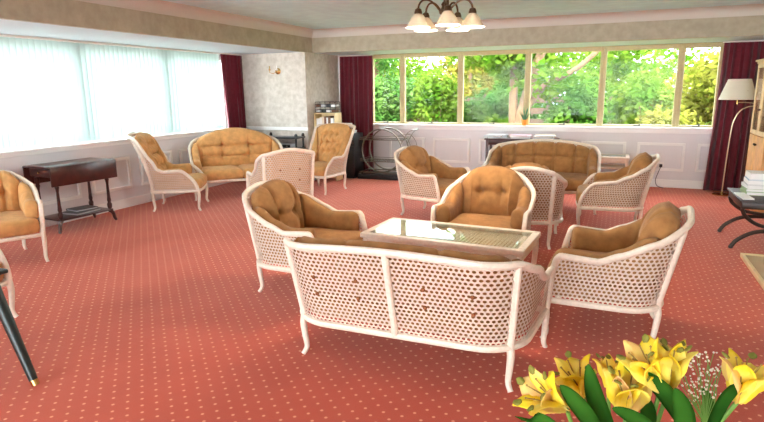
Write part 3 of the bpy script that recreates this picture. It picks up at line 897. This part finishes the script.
# potted aloe on the sill
t = thing('potted_plant', 'small aloe in an orange pot on the window sill', 'plant', (-1.49, 10.085, SILL))
b = B(); lathe(b, [(.034, 0), (.04, .01), (.052, .08), (.056, .085), (.056, .10), (.048, .10), (.046, .085)], n=20); obj('pot', b, M['terracotta'], t)
b = B(); lathe(b, [(.046, .082), (.03, .088), (.003, .09)], n=14); obj('soil', b, M['soil'], t)
for k in range(9):
    a = 2*PI*k/9+.3; r = .03+.02*(k % 3); h = .24-.035*(k % 3)
    pts = smooth_pts([(.008*cos(a), .008*sin(a), .085), (r*.9*cos(a), r*.9*sin(a)*.6, .085+h*.5), (r*1.9*cos(a), r*1.9*sin(a)*.6, .085+h)], 4)
    obj('leaf', tube(pts, [.012*(1-(j/8)**1.6)+.001 for j in range(9)], n=6, ry=[.006*(1-(j/8)**1.6)+.001 for j in range(9)]), M['aloe'], t)

# ------------------------------------------------------------------ socket, plug and cable
t = thing('wall_socket', 'white socket with a black plug on the panelled back wall', 'socket', (.69, YB, .36))
obj('plate', box(-.045, .045, -.01, 0, -.045, .045, .003), M['plastic'], t)
obj('rocker', box(-.035, -.018, -.014, -.01, .01, .03, .001), M['plastic'], t)
t = thing('power_cable', 'black plug with a thin cable hanging down the white wall to the carpet', 'cable', (.69, YB-.011, .36))
b = B(); add_box(b, -.022, .022, -.045, 0, -.03, .02, .006); obj('plug', b, M['black'], t)
obj('flex', tube(smooth_pts([(0, -.02, -.03), (-.03, -.035, -.12), (-.06, -.045, -.24), (-.03, -.06, -.33), (.06, -.09, -.353)], 6), .005, n=6), M['black'], t)

# ------------------------------------------------------------------ curule table right, hearth, bookcase, lamp
t = thing('side_table', 'dark wooden table on curved X shaped legs beside the marble hearth', 'table', (1.17, 6.40, 0))
D_ = M['dark_wood']; Lx, Ly, H = .86, .78, .50
obj('table_top', box(0, Lx, 0, Ly, H-.022, H, .006), D_, t)
obj('apron', box(.02, Lx-.02, .02, Ly-.02, H-.09, H-.022, .004), D_, t)
for y in (.035, Ly-.035):
    for s in (0, 1):
        up = smooth_pts([(.03, y, H-.09), (.07, y, .33), (.20, y, .25), (.43, y, .225)], 7)
        lo = smooth_pts([(-.03, y, .018), (.03, y, .10), (.18, y, .185), (.43, y, .205)], 7)
        if s: up = [Vector((Lx-p.x, p.y, p.z)) for p in up]; lo = [Vector((Lx-p.x, p.y, p.z)) for p in lo]
        o_ = obj('leg', tube(lo, .017, n=8, ry=.022), D_, t)
        b = B(); lathe(b, [(.016, -.018), (.022, -.012), (.022, .004), (.016, .012)], (lo[0].x, y, .018), 10); obj('toe_cap', b, D_, o_)
        obj('brace', tube(up, .016, n=8, ry=.021), D_, t)
b = B(); sweep(b, [(.43, .035, .215), (.43, Ly-.035, .215)], .016, n=8); obj('stretcher', b, D_, t)
magazine('white brochure lying alone at the left edge of the X legged table', (1.235, 6.62, .50), math.radians(4), .10, .36, .012, 'paper', 'papers on the side table')
z = .50
for k, (h, m) in enumerate(((.035, 'paper_green'), (.03, 'paper_green'), (.035, 'paper'), (.012, 'paper_grey'), (.04, 'paper'), (.012, 'paper_blue'), (.04, 'paper'), (.02, 'paper'))):
    magazine('%s booklet, %s from the bottom of the stack on the X legged table' % (wn[m], tier[k]), (1.37+.004*k, 6.86+random.uniform(-.008, .008), z), random.uniform(-.06, .06), .21, .28, h, m, 'booklets stacked on the side table')
    z += h
t = thing('magazine_box', 'pine box standing behind the stack of booklets on the X legged table', 'box', (1.62, 6.74, .50))
for a in ((-.09, .09, -.13, -.118), (-.09, .09, .118, .13), (-.09, -.078, -.118, .118), (.078, .09, -.118, .118)): obj('side_panel', box(*a, 0, .26, .002), M['pine'], t)
obj('bottom', box(-.078, .078, -.118, .118, 0, .012), M['pine'], t, False)

t = thing('hearth', 'beige marble hearth slab with a pale wooden kerb at the right edge', 'hearth', (1.17, 4.3, 0))
obj('slab', box(.03, .92, .03, 1.79, 0, .03, .003), M['marble'], t)
b = B(); add_box(b, 0, .03, 0, 1.82, 0, .042, .005); add_box(b, .03, .92, 1.79, 1.82, 0, .042, .005); add_box(b, .03, .92, 0, .03, 0, .042, .005); obj('kerb', b, M['pale_pine'], t)

t = thing('display_cabinet', 'tall pine cabinet with glazed doors at the right edge', 'cabinet', (1.66, 8.15, 0))
P = M['pine']; P2 = M['pale_pine']
wY = .86
obj('base_body', box(.02, .43, -.02, wY+.02, 0, .86, .004), P, t)
obj('body_side', box(.02, .40, wY-.022, wY, .86, 1.88, .003), P2, t); obj('body_side', box(.02, .40, 0, .022, .86, 1.88, .003), P2, t)
obj('back_panel', box(.385, .40, .022, wY-.022, .86, 1.88), P, t, False)
for z in (1.18, 1.50): obj('shelf', box(.03, .385, .022, wY-.022, z, z+.018), P2, t, False)
b = B(); add_box(b, -.03, .43, -.03, wY+.03, 1.905, 1.93, .004); add_box(b, -.012, .42, -.012, wY+.012, 1.88, 1.905, .004); obj('crown', b, P2, t)
for y0, y1 in ((0, wY/2-.002), (wY/2+.002, wY)):
    d = B(); z0, z1 = .98, 1.88; w = .055
    add_box(d, 0, .02, y0, y0+w, z0, z1, .003); add_box(d, 0, .02, y1-w, y1, z0, z1, .003); add_box(d, 0, .02, y0+w, y1-w, z1-w, z1, .003); add_box(d, 0, .02, y0+w, y1-w, z0, z0+w, .003)
    dd = obj('glass_door', d, P2, t)
    obj('pane', box(.007, .012, y0+w, y1-w, z0+w, z1-w), M['glass'], dd, False)
    b = B(); yk = y1-.03 if y0 == 0 else y0+.03
    lathe(b, [(.006, 0), (.012, .012), (.010, .02), (.002, .024)], n=10, mtx=Matrix.Translation((0, yk, 1.30)) @ Matrix.Rotation(-PI/2, 4, 'Y')); obj('knob', b, M['bronze'], dd)
    dl = obj('door', box(0, .02, y0, y1, .06, .97, .003), P, t)
    b = B(); lathe(b, [(.008, 0), (.016, .014), (.012, .024), (.002, .028)], n=10, mtx=Matrix.Translation((0, yk, .86)) @ Matrix.Rotation(-PI/2, 4, 'Y')); obj('knob', b, M['bronze'], dl)

t = thing('floor_lamp', 'brass floor lamp with a curved neck and cream shade before the right curtain', 'lamp', (1.52, 9.70, 0))
b = B(); lathe(b, [(.13, 0), (.13, .012), (.10, .022), (.02, .03), (.012, .05)], n=26); obj('base', b, M['brass'], t)
obj('pole', tube(smooth_pts([(0, 0, .03), (.01, 0, .5), (.03, 0, .98), (.06, 0, 1.14), (.12, 0, 1.25), (.20, 0, 1.30), (.27, 0, 1.31)], 6), .009, n=10), M['pale_brass'], t)
obj('swing_arm', tube(smooth_pts([(.27, 0, 1.31), (.27, 0, 1.35), (.18, -.01, 1.365), (.06, -.02, 1.365)], 5), .008, n=8), M['pale_brass'], t)
b = B(); sweep(b, [(.06, -.02, 1.34), (.06, -.02, 1.45)], .011, n=10); obj('lamp_holder', b, M['brass'], t)
b = B(); pr = [(.245, 1.40), (.225, 1.47), (.15, 1.70)]; lathe(b, [(.245, 1.405), (.145, 1.695), (.142, 1.695), (.242, 1.405)], (.06, -.02, 0), 30, cap=False); sh = obj('lamp_shade', b, M['lampshade'], t)
b = B(); sweep(b, [(.06-.2, -.02, 1.53), (.06+.2, -.02, 1.53)], .003, n=5); sweep(b, [(.14, -.22, 1.53), (.14, .18, 1.53)], .003, n=5); sweep(b, [(.06, -.02, 1.45), (.06, -.02, 1.53)], .004, n=5); obj('shade_fitting', b, M['brass'], sh)
b = B(); lathe(b, [(.012, 1.45), (.02, 1.48), (.03, 1.53), (.024, 1.56), (.004, 1.575)], (.06, -.02, 0), 12); obj('bulb', b, M['plastic'], t)

# ------------------------------------------------------------------ black table at the left edge
t = thing('occasional_table', 'black wooden table of which one tapering brass tipped leg shows at the left', 'table', (-3.30, 1.75, 0))
K = M['black_leg']
obj('table_top', box(-.40, .14, -.30, .30, .60, .625, .008), K, t)
obj('apron', box(-.36, .12, -.24, .24, .44, .60, .004), K, t)
for sx, sy in ((1, 1), (1, -1), (-1, 1), (-1, -1)):
    x, y = (.10 if sx > 0 else -.34), sy*.21
    top_ = Vector((x, y, .60)); ft = Vector((.39 if sx > 0 else -.45, .19 if sy > 0 else -.23, .0))
    pts = [top_.lerp(ft, .945*k/7) for k in range(8)]
    l = obj('leg', tube(pts, [.038-.016*k/8 for k in range(8)], n=10), K, t)
    obj('brass_tip', tube([top_.lerp(ft, .945), ft+Vector((0, 0, .004))], [.024, .021], n=10), M['brass'], l)

# ------------------------------------------------------------------ flowers close to the camera
def cam_basis():
    yaw, pitch, roll = -0.392155312, 0.210543756, -0.0113102796
    cy, sy, cp, sp = cos(yaw), sin(yaw), cos(pitch), sin(pitch)
    f = Vector((sy*cp, cy*cp, -sp)); r = Vector((cy, -sy, 0)); u = r.cross(f)
    c, s = cos(roll), sin(roll)
    return f, c*r+s*u, -s*r+c*u
Fv, Rv, Uv = cam_basis()
EYE = Vector((0, 0, 1.6)); FL = 566.914
def world(px, py, d): return EYE+d*(Fv+Rv*((px-382)/FL)-Uv*((py-211)/FL))

def frame_from(d, roll=0):
    d = Vector(d).normalized(); a = d.orthogonal().normalized()
    a = Matrix.Rotation(roll, 3, d) @ a
    b = d.cross(a); return Matrix((a, b, d)).transposed()

def petal_bm(L, W, curl, base=.1, flare=.5):
    """petal along +z of local frame, opening towards +x"""
    b = B(); rows = []
    nL, nW = 9, 6
    for i in range(nL+1):
        t = i/nL
        ang = flare*t+curl*t*t
        # centre line
        if i == 0: c = Vector((0, 0, 0))
        else: c = c+Vector((sin(ang), 0, cos(ang)))*(L/nL)
        w = W*(base+(1-base)*sin(PI*min(1, t*.80+.05))**.8)*(1-.86*(max(0, t-.62)/.38)**2)
        row = []
        for j in range(nW+1):
            q = j/nW*2-1
            cup = -.30*w*q*q*(1-.5*t)+.05*w*sin(q*6+t*9)
            row.append(b.verts.new(c+Vector((-cup*cos(ang)*-1*-1, q*w/2, cup*sin(ang)))))
        rows.append(row)
    grid_faces(b, rows)
    return b

def flower(label, center, direction, size, roll, seed, openness=1.0, peach=()):
    rnd = random.Random(seed)
    d = Vector(direction).normalized(); size = size*1.14
    t = thing('alstroemeria', label, 'flower', center, 0, 'yellow alstroemerias')
    F = frame_from(d, roll).to_4x4()
    for k in range(6):
        outer = k % 2 == 0
        b = petal_bm(size*(1.0 if outer else 1.05), size*(.62 if outer else .40), (1.0 if outer else .75)*openness*rnd.uniform(.75, 1.25), .22, (.38 if outer else .28)*openness)
        rot = Matrix.Rotation(2*PI*k/6+rnd.uniform(-.12, .12), 4, 'Z')
        bmesh.ops.transform(b, matrix=F @ rot, verts=b.verts)
        p = obj('petal', b, M['petal_peach'] if k in peach else M['petal'], t)
        md = p.modifiers.new('thick', 'SOLIDIFY'); md.thickness = .0008
        if (outer or seed % 2):
            b = petal_bm(size*.16, size*.13, .3, .3, .2)
            sub = Matrix.Translation((size*.40*openness*.75, 0, size*.80)) @ Matrix.Rotation(.75*openness, 4, 'Y')
            bmesh.ops.transform(b, matrix=F @ rot @ sub, verts=b.verts)
            m_ = obj('petal_tip', b, M['petal_mark'], p)
            md = m_.modifiers.new('thick', 'SOLIDIFY'); md.thickness = .0022; md.offset = 0
    b = B()
    for k in range(5):
        a = 2*PI*k/5+.3
        pts = smooth_pts([(0, 0, .004), (.006*cos(a), .006*sin(a), size*.45), (.014*cos(a), .014*sin(a), size*.8)], 3)
        sweep(b, pts, .0009, n=5)
        bmesh.ops.create_uvsphere(b, u_segments=6, v_segments=5, radius=.0015, matrix=Matrix.Translation(pts[-1]))
    bmesh.ops.transform(b, matrix=F, verts=b.verts); obj('stamens', b, M['stamen'], t)
    return t
BASE = world(618, 520, .74)
VZ = BASE.z-.02
def add_stem(fl, leaves=0):
    p = fl.location; q = BASE-p
    pts = smooth_pts([(0, 0, 0), tuple(q*.35+Vector((0, 0, -.012))), tuple(q*.75+Vector((0, 0, -.005))), tuple(q+Vector((0, 0, -.10)))], 6)
    obj('stem', tube(pts, .0028, n=7), M['stem'], fl)
back = Fv*-1
spec = [  # px, py of throat, depth, direction (right, up, towards camera), size, roll, label, openness, peach petals
    (566, 408, .72, (-.75, .45, .25), .062, .2, 'yellow alstroemeria bloom lowest and furthest left in the bouquet', 1.0, (1, 4)),
    (583, 396, .78, (-.35, .80, .20), .055, .9, 'yellow alstroemeria bloom behind the dark leaf, second from the left', 1.1, ()),
    (626, 412, .72, (-.1, .85, .35), .060, .1, 'pale yellow alstroemeria bloom low in the middle of the bouquet', .8, (0, 3)),
    (661, 388, .70, (-.50, .80, .10), .060, .5, 'upright yellow alstroemeria bloom left of the topmost pair', .9, (1,)),
    (669, 388, .72, (.05, .95, .05), .056, 1.2, 'yellow alstroemeria bloom right of the topmost pair, beside the white sprays', .75, (0,)),
    (737, 402, .70, (.15, .85, .15), .058, .4, 'single yellow alstroemeria bloom on the far right of the bouquet', 1.15, (2,)),
    (608, 388, .84, (.2, .75, -.2), .045, .4, 'small yellow alstroemeria bloom at the back, left of the tall pair', 1.1, ()),
]
for i, (px, py, d, dr, sz, rl, lab, op, pe) in enumerate(spec):
    dirw = Rv*dr[0]+Uv*dr[1]-Fv*dr[2]
    f = flower(lab, world(px, py, d), dirw, sz, rl, i+1, op, pe)
    add_stem(f)
# long leaves on leafy stalks
def leaf_blade(p0, p1, p2, w, side):
    b = B(); rows = []
    pts = smooth_pts([p0, p1, p2], 8); n = len(pts)-1
    for i, p in enumerate(pts):
        t = i/n; tan = (pts[min(i+1, n)]-pts[max(i-1, 0)]).normalized()
        s = Vector(side); s = (s-tan*s.dot(tan)).normalized(); nn = tan.cross(s)
        ww = .85*w*max(.03, 2.0*(t+.06)**.65*(1.005-t)**.8)
        rows.append([b.verts.new(p+s*(ww/2*q)+nn*(ww*.16*q*q)) for q in (-1, -.5, 0, .5, 1)])
    grid_faces(b, rows); return b
lv = [  # base px, mid px, tip px (x, y, depth), width, label
    ((612, 440, .70), (595, 400, .70), (588, 364, .71), .034, 'broad dark green leaf standing between the two left blooms'),
    ((600, 440, .68), (580, 410, .68), (560, 385, .69), .036, 'dark green leaf leaning left in front of the lowest bloom'),
    ((692, 436, .69), (662, 392, .69), (624, 366, .70), .036, 'long dark green leaf crossing under the upright blooms to the left'),
    ((684, 450, .66), (684, 415, .66), (675, 388, .67), .034, 'pale green leaf rising below the topmost pair of blooms'),
    ((706, 440, .69), (728, 395, .69), (764, 366, .70), .020, 'slender green leaf reaching right across the far right bloom'),
    ((640, 440, .70), (648, 415, .70), (640, 388, .71), .028, 'dark green leaf in the middle under the pale bloom'),
    ((705, 440, .78), (708, 405, .78), (703, 388, .78), .022, 'short grey green leaf below the white sprays'),
    ((570, 450, .66), (545, 424, .66), (515, 416, .68), .030, 'green leaf low at the bottom left of the bouquet'),
    ((660, 450, .66), (640, 425, .66), (612, 408, .67), .036, 'wide green leaf low between the bouquet stems'),
]
for bpx, mpx, tpx, w, lab in lv:
    o = thing('leaf', lab, 'leaf', tuple(BASE), 0, 'bouquet leaves')
    p0, p1, p2 = (world(*q)-BASE for q in (bpx, mpx, tpx))
    b = leaf_blade(p0, p1, p2, w, Rv*.8-Fv*.5)
    lo = obj('blade', b, M['flower_leaf'], o); md = lo.modifiers.new('thick', 'SOLIDIFY'); md.thickness = .0008
    obj('stem', tube(smooth_pts([tuple(p0*1.0), tuple(p0*.5), (0, 0, -.10)], 5), .0028, n=6), M['stem'], o)
# gypsophila
gy = thing('gypsophila', 'spray of tiny white gypsophila between the yellow blooms', 'flower', tuple(BASE))
stems = B(); dots = B()
gr = random.Random(3)
root = world(705, 425, .78)-BASE
sweep(stems, smooth_pts([(0, 0, -.1), tuple(root*.6), tuple(root)], 5), .0018, n=5)
for k in range(120):
    px, py = gr.gauss(698, 12), gr.uniform(352, 402)
    px = 698+(px-698)*(1.25 if py < 378 else .8)
    p = world(px, py, .78+gr.uniform(-.04, .04))-BASE
    if k % 3 == 0: sweep(stems, smooth_pts([tuple(root), tuple(root.lerp(p, .6)+Vector((gr.uniform(-.006, .006), 0, .004))), tuple(p)], 3), .0006, n=4)
    bmesh.ops.create_icosphere(dots, subdivisions=1, radius=gr.uniform(.0010, .0021), matrix=Matrix.Translation(p))
obj('stems', stems, M['stem'], gy)
fl_ = obj('florets', dots, M['gyp'], gy); fl_['kind'] = 'stuff'
# vase and its table, just below the frame
t = thing('vase', 'white vase holding the yellow bouquet', 'vase', (BASE.x, BASE.y, .78))
hv = VZ-.78
b = B(); pr = [(.03, 0), (.05, .01), (.065, hv*.35), (.055, hv*.75), (.045, hv-.02), (.05, hv)]
lathe(b, pr+[(r-.004, z+.003) for r, z in pr[::-1]], n=28, cap=False); obj('body', b, M['vase'], t)
t = thing('pedestal_table', 'small round table carrying the white vase', 'table', (BASE.x, BASE.y, 0))
b = B(); lathe(b, [(.22, .755), (.23, .76), (.23, .775), (.22, .78)], n=36); obj('table_top', b, W_, t)
b = B(); lathe(b, [(.05, .06), (.04, .10), (.022, .16), (.03, .4), (.022, .6), (.04, .74), (.06, .755)], n=18); obj('pedestal', b, W_, t)
for k in range(3):
    a = 2*PI*k/3+.4
    obj('foot', tube(smooth_pts([(0, 0, .12), (.09*cos(a), .09*sin(a), .09), (.20*cos(a), .20*sin(a), .018)], 5), [.026-.01*j/10 for j in range(11)], n=8), W_, t)

# ------------------------------------------------------------------ garden
G0 = -.25
b = box(-60, 60, YB+.22, 60, G0-.2, G0); struct('ground', b, M['lawn'])
b = B(); add_box(b, -60, XL-.22, -40, YB+.2, G0-.2, G0); struct('ground.001', b, M['paving'])

leafmats = {}
def leafm(name, c1, c2):
    if name not in leafmats: leafmats[name] = translucent_mat('leaves_'+name, tuple(c*DIM for c in c1), .35, tuple(c*DIM for c in c2), 1.6)
    return leafmats[name]
DIM = .54
GREENS = {
    'bright': ((120, 190, 40), (186, 224, 80)),
    'yellow': ((186, 200, 60), (228, 220, 96)),
    'mid': ((86, 158, 44), (146, 204, 72)),
    'blue': ((104, 180, 72), (166, 212, 108)),
    'gold': ((226, 190, 84), (186, 206, 80)),
    'rust': ((206, 120, 84), (196, 176, 96)),
}
def leaf_cloud(n, blobs, size, seed):
    """leaves scattered through the outer shell of several ellipsoids"""
    r = random.Random(seed); vs = []; fs = []
    tot = sum(q[3]*q[4] for q in blobs)
    for (cx, cy, cz, rx, rz) in blobs:
        for _ in range(int(n*rx*rz/tot)):
            d = Vector((r.gauss(0, 1), r.gauss(0, 1), r.gauss(0, 1))).normalized()
            k = r.uniform(.55, 1.04)*(1+.10*sin(d.x*7+seed)*sin(d.z*6+seed*2))
            p = Vector((cx+d.x*rx*k, cy+d.y*rx*k, cz+d.z*rz*k))
            if p.z < .01: p.z = abs(p.z)+.01
            s = size*r.uniform(.6, 1.3)
            a = Vector((r.gauss(0, 1), r.gauss(0, 1), r.gauss(0, .6))).normalized(); c = a.cross(d+Vector((r.gauss(0, .5), r.gauss(0, .5), r.gauss(0, .5)))).normalized()
            i = len(vs)
            vs += [p-a*s, p+c*s*.45, p+a*s, p-c*s*.45]
            fs.append((i, i+1, i+2, i+3))
    return vs, fs
def foliage(name, vs, fs, m, parent):
    me = bpy.data.meshes.new(name); me.from_pydata([tuple(v) for v in vs], [], fs); me.materials.append(m)
    o = bpy.data.objects.new(name, me); C.objects.link(o); o.parent = parent; return o
def shrub(label, x, y, rx, h, kind, seed, n=2600, size=.075, cat='shrub'):
    t = thing('shrub', label, cat, (x, y, G0), 0, 'garden shrubs')
    r = random.Random(seed)
    bl = [(0, 0, h*.5, rx*.85, h*.5)]
    for k in range(6):
        a = r.uniform(0, 2*PI); bl.append((rx*.5*cos(a), rx*.4*sin(a), h*r.uniform(.35, .8), rx*r.uniform(.3, .5), h*r.uniform(.18, .3)))
    vs, fs = leaf_cloud(n, bl, size, seed); foliage('foliage', vs, fs, leafm(kind, *GREENS[kind]), t)
    b = B()
    for k in range(4):
        a = r.uniform(0, 2*PI); sweep(b, smooth_pts([(0, 0, -.02), (rx*.15*cos(a), rx*.15*sin(a), h*.3), (rx*.35*cos(a), rx*.35*sin(a), h*.7)], 3), .018, n=6)
    obj('stem', b, M['bark'], t)
def tree(label, x, y, h, rad, kind, seed, forks, n=4200, size=.10, r0=.14):
    t = thing('tree', label, 'tree', (x, y, G0), 0, 'garden trees')
    b = B()
    for f in forks: sweep(b, smooth_pts(f[0], 5), [f[1]+(f[2]-f[1])*k/(5*(len(f[0])-1)) for k in range(5*(len(f[0])-1)+1)], n=10)
    obj('trunk', b, M['bark'], t)
    r = random.Random(seed); bl = []
    for k in range(9):
        a = r.uniform(0, 2*PI); q = r.uniform(.2, .8)*rad
        bl.append((q*cos(a), q*sin(a), h-rad*.35+r.uniform(-.75, .25)*rad, rad*r.uniform(.35, .6), rad*r.uniform(.25, .40)))
    vs, fs = leaf_cloud(n, bl, size, seed); foliage('crown', vs, fs, leafm(kind, *GREENS[kind]), t)
tree('forked tan tree trunk rising outside, above the potted aloe', -2.15, 13.2, 3.6, 1.5, 'bright', 11,
     [([(0, 0, -.05), (.05, 0, .7), (.18, 0, 1.5), (.5, 0, 2.6), (1.0, .1, 3.6)], .17, .07), ([(.02, 0, .2), (-.06, .05, 1.2), (-.1, .1, 2.2), (-.15, .1, 3.6)], .13, .06), ([(.15, 0, 1.3), (.6, .1, 1.9), (1.3, .2, 2.3), (2.0, .3, 3.0)], .09, .04)])
tree('tall pale tree outside the far left pane beside the curtain', -6.6, 15.5, 3.4, 1.7, 'blue', 12, [([(0, 0, -.05), (.05, 0, 1.4), (.1, 0, 3.4)], .12, .05)])
tree('yellow leaved tree filling the far right panes of the garden window', 1.9, 15.2, 2.5, 1.8, 'yellow', 13, [([(0, 0, -.05), (-.05, 0, 1.2), (.1, 0, 2.6)], .12, .05)], n=5200)
tree('golden leaved tree behind the fence, left of the forked trunk', -4.6, 18.5, 3.2, 1.7, 'gold', 14, [([(0, 0, -.05), (.05, 0, 1.6), (.1, 0, 3.2)], .12, .05)])
tree('tall green tree outside behind the fourth pane', -.6, 19.0, 3.4, 2.0, 'bright', 15, [([(0, 0, -.05), (.05, 0, 1.6), (.1, 0, 3.2)], .14, .05)])
tree('distant green tree left of the forked trunk', -3.2, 21, 3.4, 2.2, 'mid', 16, [([(0, 0, -.05), (.05, 0, 1.6), (.1, 0, 3.2)], .14, .05)])
tree('distant yellow green tree behind the far left panes', -8.6, 21, 3.2, 2.4, 'bright', 17, [([(0, 0, -.05), (.05, 0, 1.6), (.1, 0, 3.2)], .14, .05)])
tree('distant tree beyond the far right panes', 4.2, 20, 3.0, 2.4, 'yellow', 18, [([(0, 0, -.05), (.05, 0, 1.6), (.1, 0, 3.2)], .14, .05)])
sh = [
    ('large rounded green shrub right of the forked trunk', -.85, 13.5, .9, 2.05, 'mid', 21, 4200, .08),
    ('bright round bush low between the third and fourth panes', -2.6, 14.2, .6, 1.15, 'bright', 22, 2600, .07),
    ('pale blue green shrub behind the second pane', -3.2, 15.6, 1.0, 1.9, 'blue', 23, 3000, .08),
    ('tall yellow green shrub in the second pane', -4.4, 14.6, .75, 2.3, 'bright', 24, 3200, .08),
    ('rust red low shrub at the foot of the second pane', -4.55, 13.2, .35, .95, 'rust', 25, 1400, .06),
    ('leafy green plant at the foot of the far left pane', -5.6, 13.0, .55, 1.1, 'bright', 26, 1600, .10),
    ('pale shrub high in the far left pane', -6.1, 14.4, .8, 2.2, 'blue', 27, 2600, .08),
    ('mid green shrub right of the big rounded one', .55, 14.2, .9, 2.2, 'bright', 28, 3400, .08),
    ('yellow shrub low in the fifth pane', 1.0, 12.9, .8, 1.5, 'yellow', 29, 3000, .07),
    ('low green bush at the bottom of the far right pane', 2.1, 12.6, .7, 1.2, 'mid', 30, 2600, .07),
    ('golden shrub behind the far right pane', 2.6, 14.4, 1.1, 2.3, 'gold', 31, 3400, .08),
    ('low green bush left of the trunk foot', -2.0, 14.9, .5, .9, 'mid', 32, 1800, .07),
    ('green shrub behind the fence in the third pane', -2.6, 17.5, 1.2, 2.4, 'mid', 33, 3000, .09),
    ('bright shrub far behind the second pane', -5.0, 17.0, 1.2, 2.4, 'yellow', 34, 3000, .09),
]
for a in sh: shrub(*a)
for lab, x, y, wd, hh, kind, sd_ in (('tall hedge far behind the left panes', -9.5, 25, 3.4, 3.3, 'bright', 41), ('tall hedge far behind the middle panes', -3.6, 26, 3.4, 3.4, 'mid', 42), ('tall hedge far behind the fifth pane', 1.6, 25.5, 3.2, 3.3, 'bright', 43), ('tall hedge far behind the right curtain', 6.6, 24.5, 3.0, 3.2, 'yellow', 44)):
    t = thing('hedge', lab, 'hedge', (x, y, G0), 0, 'hedges beyond the fence')
    vs, fs = leaf_cloud(5200, [(q*wd*.27, 0, hh*.5+.12*sin(q*3+sd_), wd*.34, hh*.52) for q in (-3, -2, -1, 0, 1, 2, 3)], .13, sd_); foliage('foliage', vs, fs, leafm(kind, *GREENS[kind]), t)
    b = B()
    for q in (-2, 0, 2): sweep(b, [(q*wd*.27, 0, -.05), (q*wd*.27+.05, 0, hh*.6)], .05, n=6)
    obj('stem', b, M['bark'], t)
# fence behind the planting
t = thing('garden_fence', 'weathered wooden slat fence among the shrubs outside', 'fence', (-4, 16.4, G0))
for k in range(9): obj('post', box(-5+1.8*k-.05, -5+1.8*k+.05, 0, .1, -.05, 1.7), M['fence'], t, False)
b = B()
for z in (.25, .55, .85, 1.15, 1.45): add_box(b, -5.2, 9.6, -.03, 0, z, z+.16)
obj('slats', b, M['fence'], t, False)

# ------------------------------------------------------------------ light
w = bpy.data.worlds.new('World'); bpy.context.scene.world = w; w.use_nodes = True
bg = w.node_tree.nodes['Background']; bg.inputs['Color'].default_value = (.84, .95, 1.0, 1); bg.inputs['Strength'].default_value = 1.0
sd = bpy.data.lights.new('Sun', 'SUN'); sd.energy = 1.1; sd.angle = math.radians(4); sd.color = (1, .96, .88)
so = bpy.data.objects.new('Sun', sd); C.objects.link(so)
so.rotation_euler = Vector((-.30, .60, -.74)).to_track_quat('-Z', 'Y').to_euler()

# ------------------------------------------------------------------ camera
cd = bpy.data.cameras.new('Camera'); cam = bpy.data.objects.new('Camera', cd); C.objects.link(cam)
cd.sensor_fit = 'HORIZONTAL'; cd.sensor_width = 36; cd.lens = FL/764*36; cd.clip_start = .05; cd.clip_end = 300
mw = Matrix.Identity(4)
for i in range(3):
    mw[i][0] = Rv[i]; mw[i][1] = Uv[i]; mw[i][2] = -Fv[i]; mw[i][3] = EYE[i]
cam.matrix_world = mw
sc = bpy.context.scene
sc.camera = cam
sc.view_settings.view_transform = 'Standard'; sc.view_settings.look = 'None'; sc.view_settings.gamma = 1
sc.view_settings.use_curve_mapping = False; sc.view_settings.exposure = 3.92
sc.cycles.max_bounces = 10; sc.cycles.diffuse_bounces = 6; sc.cycles.transparent_max_bounces = 16
